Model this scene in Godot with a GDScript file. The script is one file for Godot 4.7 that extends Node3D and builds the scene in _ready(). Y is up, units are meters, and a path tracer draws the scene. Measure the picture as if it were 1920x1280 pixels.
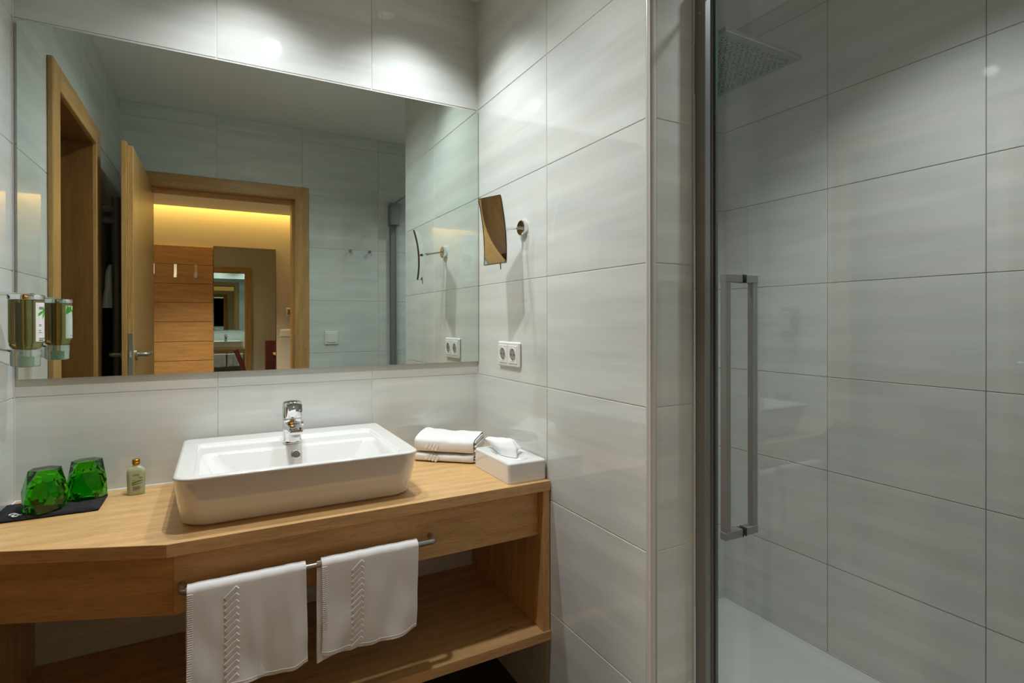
extends Node3D

# ---------------------------------------------------------------- room measures (metres)
const XL := -0.476      # face of the left wall
const XR := 0.865       # face of the right (partition) wall
const ZB := -1.872      # face of the mirror wall
const ZM := -1.8614     # front of the mirror
const ZE := -0.9374     # end face of the partition
const ZF := -0.115      # bathroom face of the door wall
const XS := 1.895       # face of the far shower wall
const ZS := -1.603      # face of the shower's short wall
const YC := 2.41        # ceiling
const JY := 1.3337      # a tile joint level
const TH := 0.3331      # tile course
const CT := 0.7276      # counter top

var rng := RandomNumberGenerator.new()
var taken := {}
var M := {}


# ================================================================ mesh builder
class MB:
	var V := PackedVector3Array()
	var N := PackedVector3Array()
	var T := PackedVector2Array()
	var I := PackedInt32Array()
	var xf := Transform3D.IDENTITY
	var uvo := Vector2.ZERO

	func p(v: Vector3, n: Vector3, uv := Vector2.ZERO) -> int:
		V.append(xf * v)
		N.append((xf.basis * n).normalized())
		T.append(uv + uvo)
		return V.size() - 1

	func t(a: int, b: int, c: int) -> void:
		var g := (V[c] - V[a]).cross(V[b] - V[a])
		if g.dot(N[a] + N[b] + N[c]) < 0.0:
			I.append_array(PackedInt32Array([a, c, b]))
		else:
			I.append_array(PackedInt32Array([a, b, c]))

	func q(a: int, b: int, c: int, d: int) -> void:
		t(a, b, c)
		t(a, c, d)

	func poly(pts: Array, n: Vector3, g := Vector3(1, 0, 0)) -> void:
		var u := g - n * g.dot(n)
		if u.length() < 0.3:
			u = Vector3(0, 0, 1) if absf(n.z) < 0.7 else Vector3(0, 1, 0)
			u = u - n * u.dot(n)
		u = u.normalized()
		var w := n.cross(u)
		var k := []
		for v in pts:
			k.append(p(v, n, Vector2(v.dot(u), v.dot(w))))
		for i in range(1, k.size() - 1):
			t(k[0], k[i], k[i + 1])

	func box(c: Vector3, s: Vector3, b := 0.0, g := Vector3(1, 0, 0)) -> void:
		var h := s / 2.0
		b = minf(b, minf(h.x, minf(h.y, h.z)) * 0.9)
		var ax := [Vector3(1, 0, 0), Vector3(0, 1, 0), Vector3(0, 0, 1)]
		for i in 3:
			var j := (i + 1) % 3
			var l := (i + 2) % 3
			for si in [-1.0, 1.0]:
				var o: Vector3 = c + ax[i] * h[i] * si
				var a: Vector3 = ax[j] * (h[j] - b)
				var e: Vector3 = ax[l] * (h[l] - b)
				poly([o - a - e, o + a - e, o + a + e, o - a + e], ax[i] * si, g)
				if b > 0.0:
					for sj in [-1.0, 1.0]:
						var n: Vector3 = (ax[i] * si + ax[j] * sj).normalized()
						var f1: Vector3 = c + ax[i] * h[i] * si + ax[j] * (h[j] - b) * sj
						var f2: Vector3 = c + ax[i] * (h[i] - b) * si + ax[j] * h[j] * sj
						poly([f1 - e, f1 + e, f2 + e, f2 - e], n, g)
		if b > 0.0:
			for sx in [-1.0, 1.0]:
				for sy in [-1.0, 1.0]:
					for sz in [-1.0, 1.0]:
						var s3 := Vector3(sx, sy, sz)
						var o2: Vector3 = c + h * s3
						poly([o2 - Vector3(0, b * sy, b * sz), o2 - Vector3(b * sx, 0, b * sz), o2 - Vector3(b * sx, b * sy, 0)], s3.normalized(), g)

	# closed rings of equal count, skinned smoothly
	func loft(rings: Array, inside := false, closed := true) -> void:
		var nr := rings.size()
		var nk: int = rings[0].size()
		var nn := []
		var sum := 0.0
		for r in nr:
			var ring: PackedVector3Array = rings[r]
			var row := PackedVector3Array()
			var cen := Vector3.ZERO
			for v in ring:
				cen += v
			cen /= nk
			for k in nk:
				var k1 := (k + 1) % nk if closed else mini(k + 1, nk - 1)
				var k0 := (k + nk - 1) % nk if closed else maxi(k - 1, 0)
				var du: Vector3 = ring[k1] - ring[k0]
				var dv: Vector3 = rings[mini(r + 1, nr - 1)][k] - rings[maxi(r - 1, 0)][k]
				var n := du.cross(dv).normalized()
				row.append(n)
				sum += n.dot(ring[k] - cen)
			nn.append(row)
		if absf(sum) < 1e-6 * nk:
			sum = 1.0
		var sg := 1.0 if (sum > 0.0) != inside else -1.0
		var base := []
		var along := 0.0
		for r in nr:
			if r > 0:
				along += (rings[r][0] - rings[r - 1][0]).length()
			var ids := []
			var arc := 0.0
			for k in nk + (1 if closed else 0):
				if k > 0:
					arc += (rings[r][k % nk] - rings[r][k - 1]).length()
				ids.append(p(rings[r][k % nk], nn[r][k % nk] * sg, Vector2(arc, along)))
			base.append(ids)
		for r in nr - 1:
			for k in base[r].size() - 1:
				q(base[r][k], base[r][k + 1], base[r + 1][k + 1], base[r + 1][k])

	func cap(ring: PackedVector3Array, n: Vector3, g := Vector3(1, 0, 0)) -> void:
		poly(Array(ring), n, g)

	# profile of (radius, height) about a line through c along ax
	func lathe(prof: Array, c: Vector3, seg := 24, ax := Vector3(0, 1, 0), inside := false, flat := false, crease := 35.0) -> void:
		var e1 := ax.cross(Vector3(0, 0, 1) if absf(ax.z) < 0.8 else Vector3(1, 0, 0)).normalized()
		var e2 := ax.cross(e1).normalized()
		var rings := []
		for pr in prof:
			var ring := PackedVector3Array()
			for k in seg:
				var a := TAU * k / seg
				ring.append(c + ax * pr.y + (e1 * cos(a) + e2 * sin(a)) * maxf(pr.x, 0.0002))
			rings.append(ring)
		if flat:
			for r in rings.size() - 1:
				for k in seg:
					var k1 := (k + 1) % seg
					var pa: Vector3 = rings[r][k]
					var pb: Vector3 = rings[r][k1]
					var pc: Vector3 = rings[r + 1][k1]
					var pd: Vector3 = rings[r + 1][k]
					var n := (pb - pa).cross(pd - pa)
					if n.length() < 1e-9:
						n = (pc - pb).cross(pd - pb)
					n = n.normalized()
					var mid := (pa + pc) / 2.0 - c
					var out := mid - ax * mid.dot(ax)
					if absf(n.dot(out.normalized())) > 0.05:
						if (n.dot(out) > 0.0) == inside:
							n = -n
					elif n.dot(ax) < 0.0:
						n = -n
					poly([pa, pb, pc, pd], n)
			return
		var run := [rings[0]]
		for r in range(1, rings.size()):
			run.append(rings[r])
			var cut := r == rings.size() - 1
			if not cut:
				var d1: Vector2 = prof[r] - prof[r - 1]
				var d2: Vector2 = prof[r + 1] - prof[r]
				cut = absf(rad_to_deg(d1.angle_to(d2))) > crease
			if cut:
				# a flat ring has no outward radial part: give the normal by the turn of the profile
				var a1: Vector2 = prof[r - 1]
				var b1: Vector2 = prof[r]
				var i0 := V.size()
				loft(run, inside)
				if absf(b1.y - a1.y) < 1e-6 and run.size() == 2:
					var up := ax * (1.0 if (b1.x < a1.x) != inside else -1.0)
					for k in range(i0, V.size()):
						N[k] = (xf.basis * up).normalized()
					var f0 := I.size() - seg * 6
					for k in range(f0, I.size(), 3):
						var g := (V[I[k + 2]] - V[I[k]]).cross(V[I[k + 1]] - V[I[k]])
						if g.dot(N[I[k]]) < 0.0:
							var sw := I[k + 1]
							I[k + 1] = I[k + 2]
							I[k + 2] = sw
				run = [rings[r]]

	func tube(path: Array, rad: float, seg := 12, caps := true) -> void:
		var rings := []
		var e := Vector3.ZERO
		for i in path.size():
			var d: Vector3 = (path[mini(i + 1, path.size() - 1)] - path[maxi(i - 1, 0)]).normalized()
			if e == Vector3.ZERO:
				e = d.cross(Vector3(0, 1, 0) if absf(d.y) < 0.9 else Vector3(1, 0, 0)).normalized()
			else:
				e = (e - d * e.dot(d)).normalized()
			var f := d.cross(e)
			var ring := PackedVector3Array()
			for k in seg:
				var a := TAU * k / seg
				ring.append(path[i] + (e * cos(a) + f * sin(a)) * rad)
			rings.append(ring)
		loft(rings)
		if caps:
			cap(rings[0], (path[0] - path[1]).normalized())
			cap(rings[-1], (path[-1] - path[-2]).normalized())

	# sheet of points rows[r][k]; normals from neighbours, facing the side of "to"
	func sheet(rows: Array, to: Vector3, thick := 0.0) -> void:
		var nr := rows.size()
		var nk: int = rows[0].size()
		var nn := []
		for r in nr:
			var row := PackedVector3Array()
			for k in nk:
				var du: Vector3 = rows[r][mini(k + 1, nk - 1)] - rows[r][maxi(k - 1, 0)]
				var dv: Vector3 = rows[mini(r + 1, nr - 1)][k] - rows[maxi(r - 1, 0)][k]
				row.append(du.cross(dv).normalized())
			nn.append(row)
		var mid: Vector3 = nn[nr / 2][nk / 2]
		var sg := 1.0 if mid.dot(to) > 0.0 else -1.0
		for side in ([1.0] if thick == 0.0 else [1.0, -1.0]):
			var base := []
			for r in nr:
				var ids := []
				for k in nk:
					var n: Vector3 = nn[r][k] * sg
					var v: Vector3 = rows[r][k] + n * thick * 0.5 * side
					ids.append(p(v, n * side, Vector2(v.dot(Vector3(0.8, 0, 0.6)), v.y)))
				base.append(ids)
			for r in nr - 1:
				for k in nk - 1:
					q(base[r][k], base[r][k + 1], base[r + 1][k + 1], base[r + 1][k])
		if thick > 0.0:
			var loop := []
			for k in nk:
				loop.append([0, k])
			for r in range(1, nr):
				loop.append([r, nk - 1])
			for k in range(nk - 2, -1, -1):
				loop.append([nr - 1, k])
			for r in range(nr - 2, 0, -1):
				loop.append([r, 0])
			var cen := Vector3.ZERO
			for l in loop:
				cen += rows[l[0]][l[1]]
			cen /= loop.size()
			for i in loop.size():
				var a: Array = loop[i]
				var b: Array = loop[(i + 1) % loop.size()]
				var va: Vector3 = rows[a[0]][a[1]]
				var vb: Vector3 = rows[b[0]][b[1]]
				var na: Vector3 = nn[a[0]][a[1]] * sg * thick * 0.5
				var nb: Vector3 = nn[b[0]][b[1]] * sg * thick * 0.5
				var n2 := (vb - va).cross(na).normalized()
				if n2.dot((va + vb) / 2.0 - cen) < 0.0:
					n2 = -n2
				poly([va + na, vb + nb, vb - nb, va - na], n2)

	# flat outline (x, z) stood between two heights
	func prism(pts: Array, y0: float, y1: float, b := 0.0, g := Vector3(1, 0, 0)) -> void:
		var n := pts.size()
		var cen := Vector2.ZERO
		for v in pts:
			cen += v
		cen /= n
		var ins := []
		for i in n:
			var a: Vector2 = (pts[i] - pts[(i + n - 1) % n]).normalized()
			var d: Vector2 = (pts[(i + 1) % n] - pts[i]).normalized()
			var na := Vector2(-a.y, a.x)
			var nd := Vector2(-d.y, d.x)
			if na.dot(cen - pts[i]) < 0.0:
				na = -na
			if nd.dot(cen - pts[i]) < 0.0:
				nd = -nd
			ins.append(pts[i] + (na + nd) / (1.0 + na.dot(nd)) * b)
		var top := []
		var bot := []
		for v in ins:
			top.append(Vector3(v.x, y1, v.y))
			bot.append(Vector3(v.x, y0, v.y))
		poly(top, Vector3(0, 1, 0), g)
		poly(bot, Vector3(0, -1, 0), g)
		for i in n:
			var j := (i + 1) % n
			var d2: Vector2 = (pts[j] - pts[i]).normalized()
			var out := Vector3(-d2.y, 0, d2.x)
			if out.dot(Vector3(cen.x - pts[i].x, 0, cen.y - pts[i].y)) > 0.0:
				out = -out
			var gg := Vector3(d2.x, 0, d2.y) if g.y < 0.5 else g
			var A := Vector3(pts[i].x, y0 + b, pts[i].y)
			var B := Vector3(pts[j].x, y0 + b, pts[j].y)
			var C := Vector3(pts[j].x, y1 - b, pts[j].y)
			var D := Vector3(pts[i].x, y1 - b, pts[i].y)
			poly([A, B, C, D], out, gg)
			if b > 0.0:
				poly([D, C, top[j], top[i]], (out + Vector3(0, 1, 0)).normalized(), gg)
				poly([A, B, bot[j], bot[i]], (out - Vector3(0, 1, 0)).normalized(), gg)

	func mesh(off := Vector3.ZERO) -> ArrayMesh:
		var vv := V.duplicate()
		if off != Vector3.ZERO:
			for i in vv.size():
				vv[i] -= off
		var a := []
		a.resize(Mesh.ARRAY_MAX)
		a[Mesh.ARRAY_VERTEX] = vv
		a[Mesh.ARRAY_NORMAL] = N
		a[Mesh.ARRAY_TEX_UV] = T
		a[Mesh.ARRAY_INDEX] = I
		var m := ArrayMesh.new()
		m.add_surface_from_arrays(Mesh.PRIMITIVE_TRIANGLES, a)
		return m


# ================================================================ naming and placing
func numbered(called: String, where: String = "") -> String:
	var key := where + "/" + called
	var n: int = taken.get(key, 0)
	taken[key] = n + 1
	return called if n == 0 else "%s_%03d" % [called, n]


func meta(o: Node, label: String, category := "", group := "", kind := "") -> void:
	if label:
		o.set_meta("label", label)
	if category:
		o.set_meta("category", category)
	if group:
		o.set_meta("group", group)
	if kind:
		o.set_meta("kind", kind)


func thing(called: String, label: String, category: String, at: Vector3, group := "", kind := "") -> Node3D:
	var o := Node3D.new()
	o.name = numbered(called)
	add_child(o, true)
	o.position = at
	meta(o, label, category, group, kind)
	return o


func origin_of(o: Node3D) -> Vector3:
	var at := Vector3.ZERO
	var n: Node = o
	while n is Node3D and n != self:
		at += (n as Node3D).position
		n = n.get_parent()
	return at


func part(parent: Node3D, called: String, mb: MB, m: Material, label := "", kind := "") -> MeshInstance3D:
	var o := MeshInstance3D.new()
	o.name = numbered(called, str(parent.get_path()))
	o.mesh = mb.mesh(origin_of(parent))
	o.material_override = null
	o.set_surface_override_material(0, m)
	parent.add_child(o, true)
	meta(o, label, "", "", kind)
	return o


func solo(called: String, mb: MB, m: Material, label: String, category: String, at: Vector3, group := "", kind := "") -> MeshInstance3D:
	var o := MeshInstance3D.new()
	o.name = numbered(called)
	o.mesh = mb.mesh(at)
	o.set_surface_override_material(0, m)
	add_child(o, true)
	o.position = at
	meta(o, label, category, group, kind)
	return o


func bx(c: Vector3, s: Vector3, b := 0.0, g := Vector3(1, 0, 0)) -> MB:
	var mb := MB.new()
	mb.uvo = Vector2(rng.randf() * 3.0, rng.randf() * 3.0)
	mb.box(c, s, b, g)
	return mb


func span(a: Vector3, b: Vector3, bev := 0.0, g := Vector3(1, 0, 0)) -> MB:
	return bx((a + b) / 2.0, (b - a).abs(), bev, g)


func rr(x0: float, x1: float, z0: float, z1: float, rad: float, y: float, n := 6, back := 1.0) -> PackedVector3Array:
	var ring := PackedVector3Array()
	var c := [Vector2(x1 - rad, z1 - rad), Vector2(x0 + rad, z1 - rad), Vector2(x0 + rad, z0 + rad), Vector2(x1 - rad, z0 + rad)]
	for i in 4:
		var r := rad * (back if i > 1 else 1.0)
		var d := Vector2(0, 0) if i < 2 else Vector2((r - rad) * (1.0 if i == 2 else -1.0), r - rad)
		for k in n + 1:
			var a := PI / 2.0 * (i + float(k) / n)
			ring.append(Vector3(c[i].x + d.x + cos(a) * r, y, c[i].y + d.y + sin(a) * r))
	return ring


# ================================================================ materials
func mat(called: String, c: Color, rough: float, metal := 0.0) -> StandardMaterial3D:
	var m := StandardMaterial3D.new()
	m.resource_name = called
	m.albedo_color = c
	m.roughness = rough
	m.metallic = metal
	M[called] = m
	return m


func blendx(n: FastNoiseLite, x: float, y: float, w: float, h: float, sx: float, sy: float) -> float:
	var fx := smoothstep(0.75, 1.0, x / w)
	var fy := smoothstep(0.75, 1.0, y / h)
	var v := n.get_noise_2d(x * sx, y * sy)
	if fx > 0.0:
		v = lerpf(v, n.get_noise_2d((x - w) * sx, y * sy), fx)
	if fy > 0.0:
		var v2 := n.get_noise_2d(x * sx, (y - h) * sy)
		if fx > 0.0:
			v2 = lerpf(v2, n.get_noise_2d((x - w) * sx, (y - h) * sy), fx)
		v = lerpf(v, v2, fy)
	return v


func wood_texture() -> ImageTexture:
	var w := 768
	var h := 512
	var im := Image.create(w, h, false, Image.FORMAT_RGB8)
	var a := FastNoiseLite.new()
	a.seed = 11
	a.frequency = 0.02
	a.fractal_octaves = 3
	var b := FastNoiseLite.new()
	b.seed = 5
	b.frequency = 0.25
	b.fractal_octaves = 2
	for y in h:
		for x in w:
			var low := blendx(a, x, y, w, h, 0.12, 1.0)
			var wave := blendx(a, x + 3000.0, y, w, h, 0.25, 0.6)
			var rings := sin((y * 0.16 + wave * 16.0)) * 0.5
			var fine := blendx(b, x, y, w, h, 0.035, 1.0)
			var pore := maxf(0.0, blendx(b, x + 900.0, y + 500.0, w, h, 0.05, 1.7) - 0.22)
			var k := 1.0 + low * 0.10 + rings * 0.025 + fine * 0.055 - pore * 0.30
			im.set_pixel(x, y, Color(clampf(0.815 * k, 0, 1), clampf(0.670 * (k * 1.05 - 0.05), 0, 1), clampf(0.475 * (k * 1.15 - 0.15), 0, 1)))
	return ImageTexture.create_from_image(im)


func tile_texture() -> ImageTexture:
	var w := 512
	var h := 768
	var im := Image.create(w, h, false, Image.FORMAT_RGB8)
	var a := FastNoiseLite.new()
	a.seed = 3
	a.frequency = 0.018
	a.fractal_octaves = 4
	var b := FastNoiseLite.new()
	b.seed = 21
	b.frequency = 0.12
	b.fractal_octaves = 2
	for y in h:
		for x in w:
			var s := blendx(a, x, y, w, h, 0.10, 1.0)
			var f := blendx(b, x, y, w, h, 0.05, 1.0)
			var hue := blendx(a, x + 2000.0, y + 700.0, w, h, 0.10, 0.8)
			var k := 1.0 + s * 0.055 + f * 0.012
			im.set_pixel(x, y, Color(clampf(0.845 * k + hue * 0.012, 0, 1), clampf(0.843 * k, 0, 1), clampf(0.830 * k - hue * 0.014, 0, 1)))
	return ImageTexture.create_from_image(im)


func noise_texture(seed_: int, freq: float, oct: int, size := 256, stretch := Vector2.ONE) -> ImageTexture:
	var im := Image.create(size, size, false, Image.FORMAT_RGB8)
	var a := FastNoiseLite.new()
	a.seed = seed_
	a.frequency = freq
	a.fractal_octaves = oct
	for y in size:
		for x in size:
			var v := 0.5 + 0.6 * blendx(a, x, y, size, size, stretch.x, stretch.y)
			im.set_pixel(x, y, Color(v, v, v))
	return ImageTexture.create_from_image(im)


func make_materials() -> void:
	var wt := wood_texture()
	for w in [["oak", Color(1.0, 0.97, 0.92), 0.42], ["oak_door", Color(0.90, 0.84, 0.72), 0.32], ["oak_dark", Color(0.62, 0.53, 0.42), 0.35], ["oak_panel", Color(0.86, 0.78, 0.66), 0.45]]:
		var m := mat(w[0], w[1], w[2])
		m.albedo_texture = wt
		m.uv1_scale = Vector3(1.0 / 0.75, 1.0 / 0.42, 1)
	var tm := mat("tile", Color(0.97, 0.985, 0.975), 0.05)
	tm.metallic_specular = 0.65
	tm.albedo_texture = tile_texture()
	tm.uv1_scale = Vector3(1.0 / 0.9, 1.0 / 1.1, 1)
	mat("grout", Color(0.84, 0.83, 0.81), 0.8)
	mat("shower_grout", Color(0.52, 0.48, 0.42), 0.9)
	mat("plaster", Color(0.90, 0.90, 0.89), 0.95)
	mat("hall_paint", Color(0.80, 0.76, 0.70), 0.95)
	mat("hall_floor", Color(0.40, 0.30, 0.21), 0.5)
	mat("floor_tile", Color(0.23, 0.19, 0.16), 0.35)
	mat("floor_grout", Color(0.30, 0.27, 0.24), 0.9)
	mat("trim_white", Color(0.80, 0.79, 0.77), 0.25)
	mat("silver_mirror", Color(0.86, 0.90, 0.875), 0.0, 1.0)
	mat("mirror_edge", Color(0.10, 0.11, 0.11), 0.4)
	mat("chrome", Color(0.90, 0.90, 0.91), 0.05, 1.0)
	mat("steel", Color(0.70, 0.69, 0.67), 0.28, 0.9)
	mat("aluminium", Color(0.58, 0.585, 0.58), 0.42, 0.65)
	mat("radiator_paint", Color(0.52, 0.50, 0.48), 0.35, 0.3)
	mat("rubber", Color(0.02, 0.02, 0.02), 0.6)
	var ce := mat("ceramic", Color(0.90, 0.895, 0.88), 0.06)
	ce.clearcoat_enabled = true
	ce.clearcoat = 0.6
	ce.clearcoat_roughness = 0.03
	mat("white_plastic", Color(0.87, 0.87, 0.85), 0.22)
	mat("grey_plastic", Color(0.55, 0.54, 0.52), 0.3)
	var tw := mat("towel", Color(0.90, 0.895, 0.885), 1.0)
	tw.heightmap_enabled = true
	tw.heightmap_texture = noise_texture(8, 0.22, 3)
	tw.heightmap_scale = 0.055
	tw.uv1_triplanar = true
	tw.uv1_scale = Vector3(13, 13, 13)
	tw.rim_enabled = true
	tw.rim = 0.4
	var bt := mat("black_towel", Color(0.10, 0.10, 0.115), 1.0)
	bt.heightmap_enabled = true
	bt.heightmap_texture = tw.heightmap_texture
	bt.heightmap_scale = 0.5
	bt.uv1_triplanar = true
	bt.uv1_scale = Vector3(26, 26, 26)
	bt.rim_enabled = true
	bt.rim = 0.5
	mat("thread_white", Color(0.9, 0.9, 0.9), 0.8)
	var ti := mat("tissue", Color(0.95, 0.95, 0.95), 0.9)
	ti.backlight_enabled = true
	ti.backlight = Color(0.5, 0.5, 0.5)
	var gl := mat("shower_glass", Color(0.55, 0.62, 0.58, 0.06), 0.0)
	gl.transparency = BaseMaterial3D.TRANSPARENCY_ALPHA
	mat("glass_edge", Color(0.28, 0.36, 0.33), 0.15)
	var gg := mat("green_glass", Color(0.24, 0.78, 0.05, 0.0), 0.0)
	gg.refraction_enabled = true
	gg.refraction_scale = 0.05
	var bo := mat("smoky_bottle", Color(0.60, 0.575, 0.36, 0.06), 0.03)
	bo.refraction_enabled = true
	bo.refraction_scale = 0.04
	var cp := mat("clear_plastic", Color(0.86, 0.90, 0.87, 0.18), 0.05)
	cp.refraction_enabled = true
	cp.refraction_scale = 0.045
	mat("pump_green", Color(0.45, 0.62, 0.42), 0.4)
	mat("label_paper", Color(0.86, 0.86, 0.84), 0.5)
	mat("print_green", Color(0.25, 0.62, 0.16), 0.5)
	mat("print_dark", Color(0.10, 0.12, 0.10), 0.5)
	mat("lotion", Color(0.66, 0.69, 0.55), 0.25)
	mat("print_olive", Color(0.33, 0.38, 0.12), 0.5)
	mat("print_grey", Color(0.44, 0.46, 0.40), 0.5)
	mat("gold", Color(0.78, 0.56, 0.18), 0.28, 1.0)
	mat("red_cloth", Color(0.30, 0.085, 0.075), 0.95)
	mat("black_cloth", Color(0.02, 0.02, 0.022), 0.95)
	mat("tray_white", Color(0.85, 0.86, 0.85), 0.12)
	mat("nozzle", Color(0.10, 0.13, 0.18), 0.4)
	mat("red_light", Color(0.9, 0.1, 0.03), 0.4)
	mat("stain", Color(0.62, 0.47, 0.22), 0.5)
	for g in [["lamp_white", Color(1.0, 0.94, 0.86), 0.5], ["lamp_warm", Color(1.0, 0.72, 0.30), 4.0]]:
		var m2 := mat(g[0], g[1], 0.5)
		m2.emission_enabled = true
		m2.emission = g[1]
		m2.emission_energy_multiplier = g[2]


# ================================================================ lights
func downlight(at: Vector3, energy: float, col: Color, label: String, angle := 68.0) -> void:
	var t := thing("ceiling_downlight", label, "ceiling light", at)
	var ring := MB.new()
	ring.lathe([Vector2(0.034, -0.001), Vector2(0.034, -0.004), Vector2(0.044, -0.005), Vector2(0.046, 0.0)], at, 32)
	part(t, "trim_ring", ring, M.steel)
	var disc := MB.new()
	disc.lathe([Vector2(0.0, -0.0015), Vector2(0.0335, -0.0015)], at, 32)
	for i in disc.N.size():
		disc.N[i] = Vector3(0, -1, 0)
	part(t, "lamp_lens", disc, M.lamp_white)
	var l := SpotLight3D.new()
	l.name = "lamp_beam"
	t.add_child(l, true)
	l.position = Vector3(0, -0.02, 0)
	l.rotation_degrees = Vector3(-90, 0, 0)
	l.light_energy = energy
	l.light_color = col
	l.light_size = 0.03
	l.spot_angle = angle
	l.spot_angle_attenuation = 1.0
	l.spot_attenuation = 2.0
	l.spot_range = 8.0
	l.shadow_enabled = true


func _ready() -> void:
	rng.seed = 4
	# ---- camera
	var cam := Camera3D.new()
	cam.name = "camera"
	add_child(cam)
	cam.transform = Transform3D(Basis(Vector3(0.87958487, -0.00169999, 0.47573897), Vector3(0.00282736, 0.99999464, -0.00165409), Vector3(-0.47573361, 0.0028, 0.87958495)), Vector3(0, 1.2, 0))
	var near := 0.03
	cam.set_frustum(near * 1280.0 / 1014.06, Vector2(0, -(640.0 - 604.875) / 1014.06 * near), near, 60.0)
	cam.current = true
	# ---- surroundings and exposure
	var we := WorldEnvironment.new()
	we.name = "surroundings"
	var env := Environment.new()
	env.background_mode = Environment.BG_COLOR
	env.background_color = Color(0.02, 0.02, 0.02)
	env.tonemap_mode = Environment.TONE_MAPPER_LINEAR
	env.tonemap_exposure = 1.0
	env.sdfgi_enabled = true
	env.ssao_enabled = true
	env.ssil_enabled = true
	we.environment = env
	add_child(we)
	make_materials()
	# ---- lamps
	var white := Color(0.965, 0.988, 1.0)
	downlight(Vector3(0.58, YC, -1.63), 0.84, white, "round steel ceiling downlight above the towel end of the vanity", 53.0)
	downlight(Vector3(0.08, YC, -1.63), 0.68, white, "round steel ceiling downlight above the left end of the basin", 53.0)
	downlight(Vector3(0.20, YC, -1.18), 1.3, white, "round steel ceiling downlight in the middle of the bathroom", 76.0)
	downlight(Vector3(1.38, YC, -0.68), 1.25, white, "round steel ceiling downlight inside the glass shower", 58.0)
	downlight(Vector3(-0.10, 2.375, 1.75), 8.0, Color(1.0, 0.94, 0.86), "round steel ceiling downlight in the hall, in front of the hall mirror", 52.0)
	downlight(Vector3(-0.85, 2.375, 0.50), 3.0, Color(1.0, 0.94, 0.86), "round steel ceiling downlight in the hall, close to the open bathroom door", 74.0)
	room()
	hall()
	vanity()
	basin()
	faucet()
	wall_mirror()
	hand_towels()
	counter_things()
	dispenser()
	magnifier()
	sockets()
	shower()
	left_wall_things()


# ================================================================ the shell
func cells(us: Array, ys: Array, hole: Rect2) -> Array:
	var out := []
	for i in us.size() - 1:
		for j in ys.size() - 1:
			var r := Rect2(us[i], ys[j], us[i + 1] - us[i], ys[j + 1] - ys[j])
			if hole.size.x == 0.0 or not r.intersects(hole):
				out.append(r)
				continue
			var c := r.intersection(hole)
			if c.position.x > r.position.x + 0.004:
				out.append(Rect2(r.position.x, r.position.y, c.position.x - r.position.x, r.size.y))
			if c.end.x < r.end.x - 0.004:
				out.append(Rect2(c.end.x, r.position.y, r.end.x - c.end.x, r.size.y))
			if c.end.y < r.end.y - 0.004:
				out.append(Rect2(c.position.x, c.end.y, c.size.x, r.end.y - c.end.y))
	return out


# tiles proud of a wall: u runs along the wall, the face stands at "face" on axis n
func tiles(wall: Node3D, along: Vector3, n: Vector3, face: float, us: Array, ys: Array, hole := Rect2()) -> void:
	for r in cells(us, ys, hole):
		var mid: Vector2 = r.position + r.size / 2.0
		var c: Vector3 = along * mid.x + Vector3(0, mid.y, 0) + n.abs() * face - n * 0.004
		var s: Vector3 = along.abs() * (r.size.x - 0.0022) + Vector3(0, r.size.y - 0.0022, 0) + n.abs() * 0.008
		var mb := MB.new()
		mb.uvo = Vector2(rng.randf() * 2.0, rng.randf() * 2.0)
		mb.box(c, s, 0.0011, along)
		part(wall, "tile", mb, M.tile)


func courses(y0: float, y1: float) -> Array:
	var out := [y0]
	for k in range(-4, 5):
		var y := JY + k * TH
		if y > y0 + 0.01 and y < y1 - 0.01:
			out.append(y)
	out.append(y1)
	return out


func slab(called: String, label: String, mbs: Array, m: Material) -> MeshInstance3D:
	var mb := MB.new()
	for b in mbs:
		mb.box((b[0] + b[1]) / 2.0, (b[1] - b[0]).abs())
	var o := solo(called, mb, m, label, "", Vector3(0, 0, 0), "", "structure")
	return o


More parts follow.
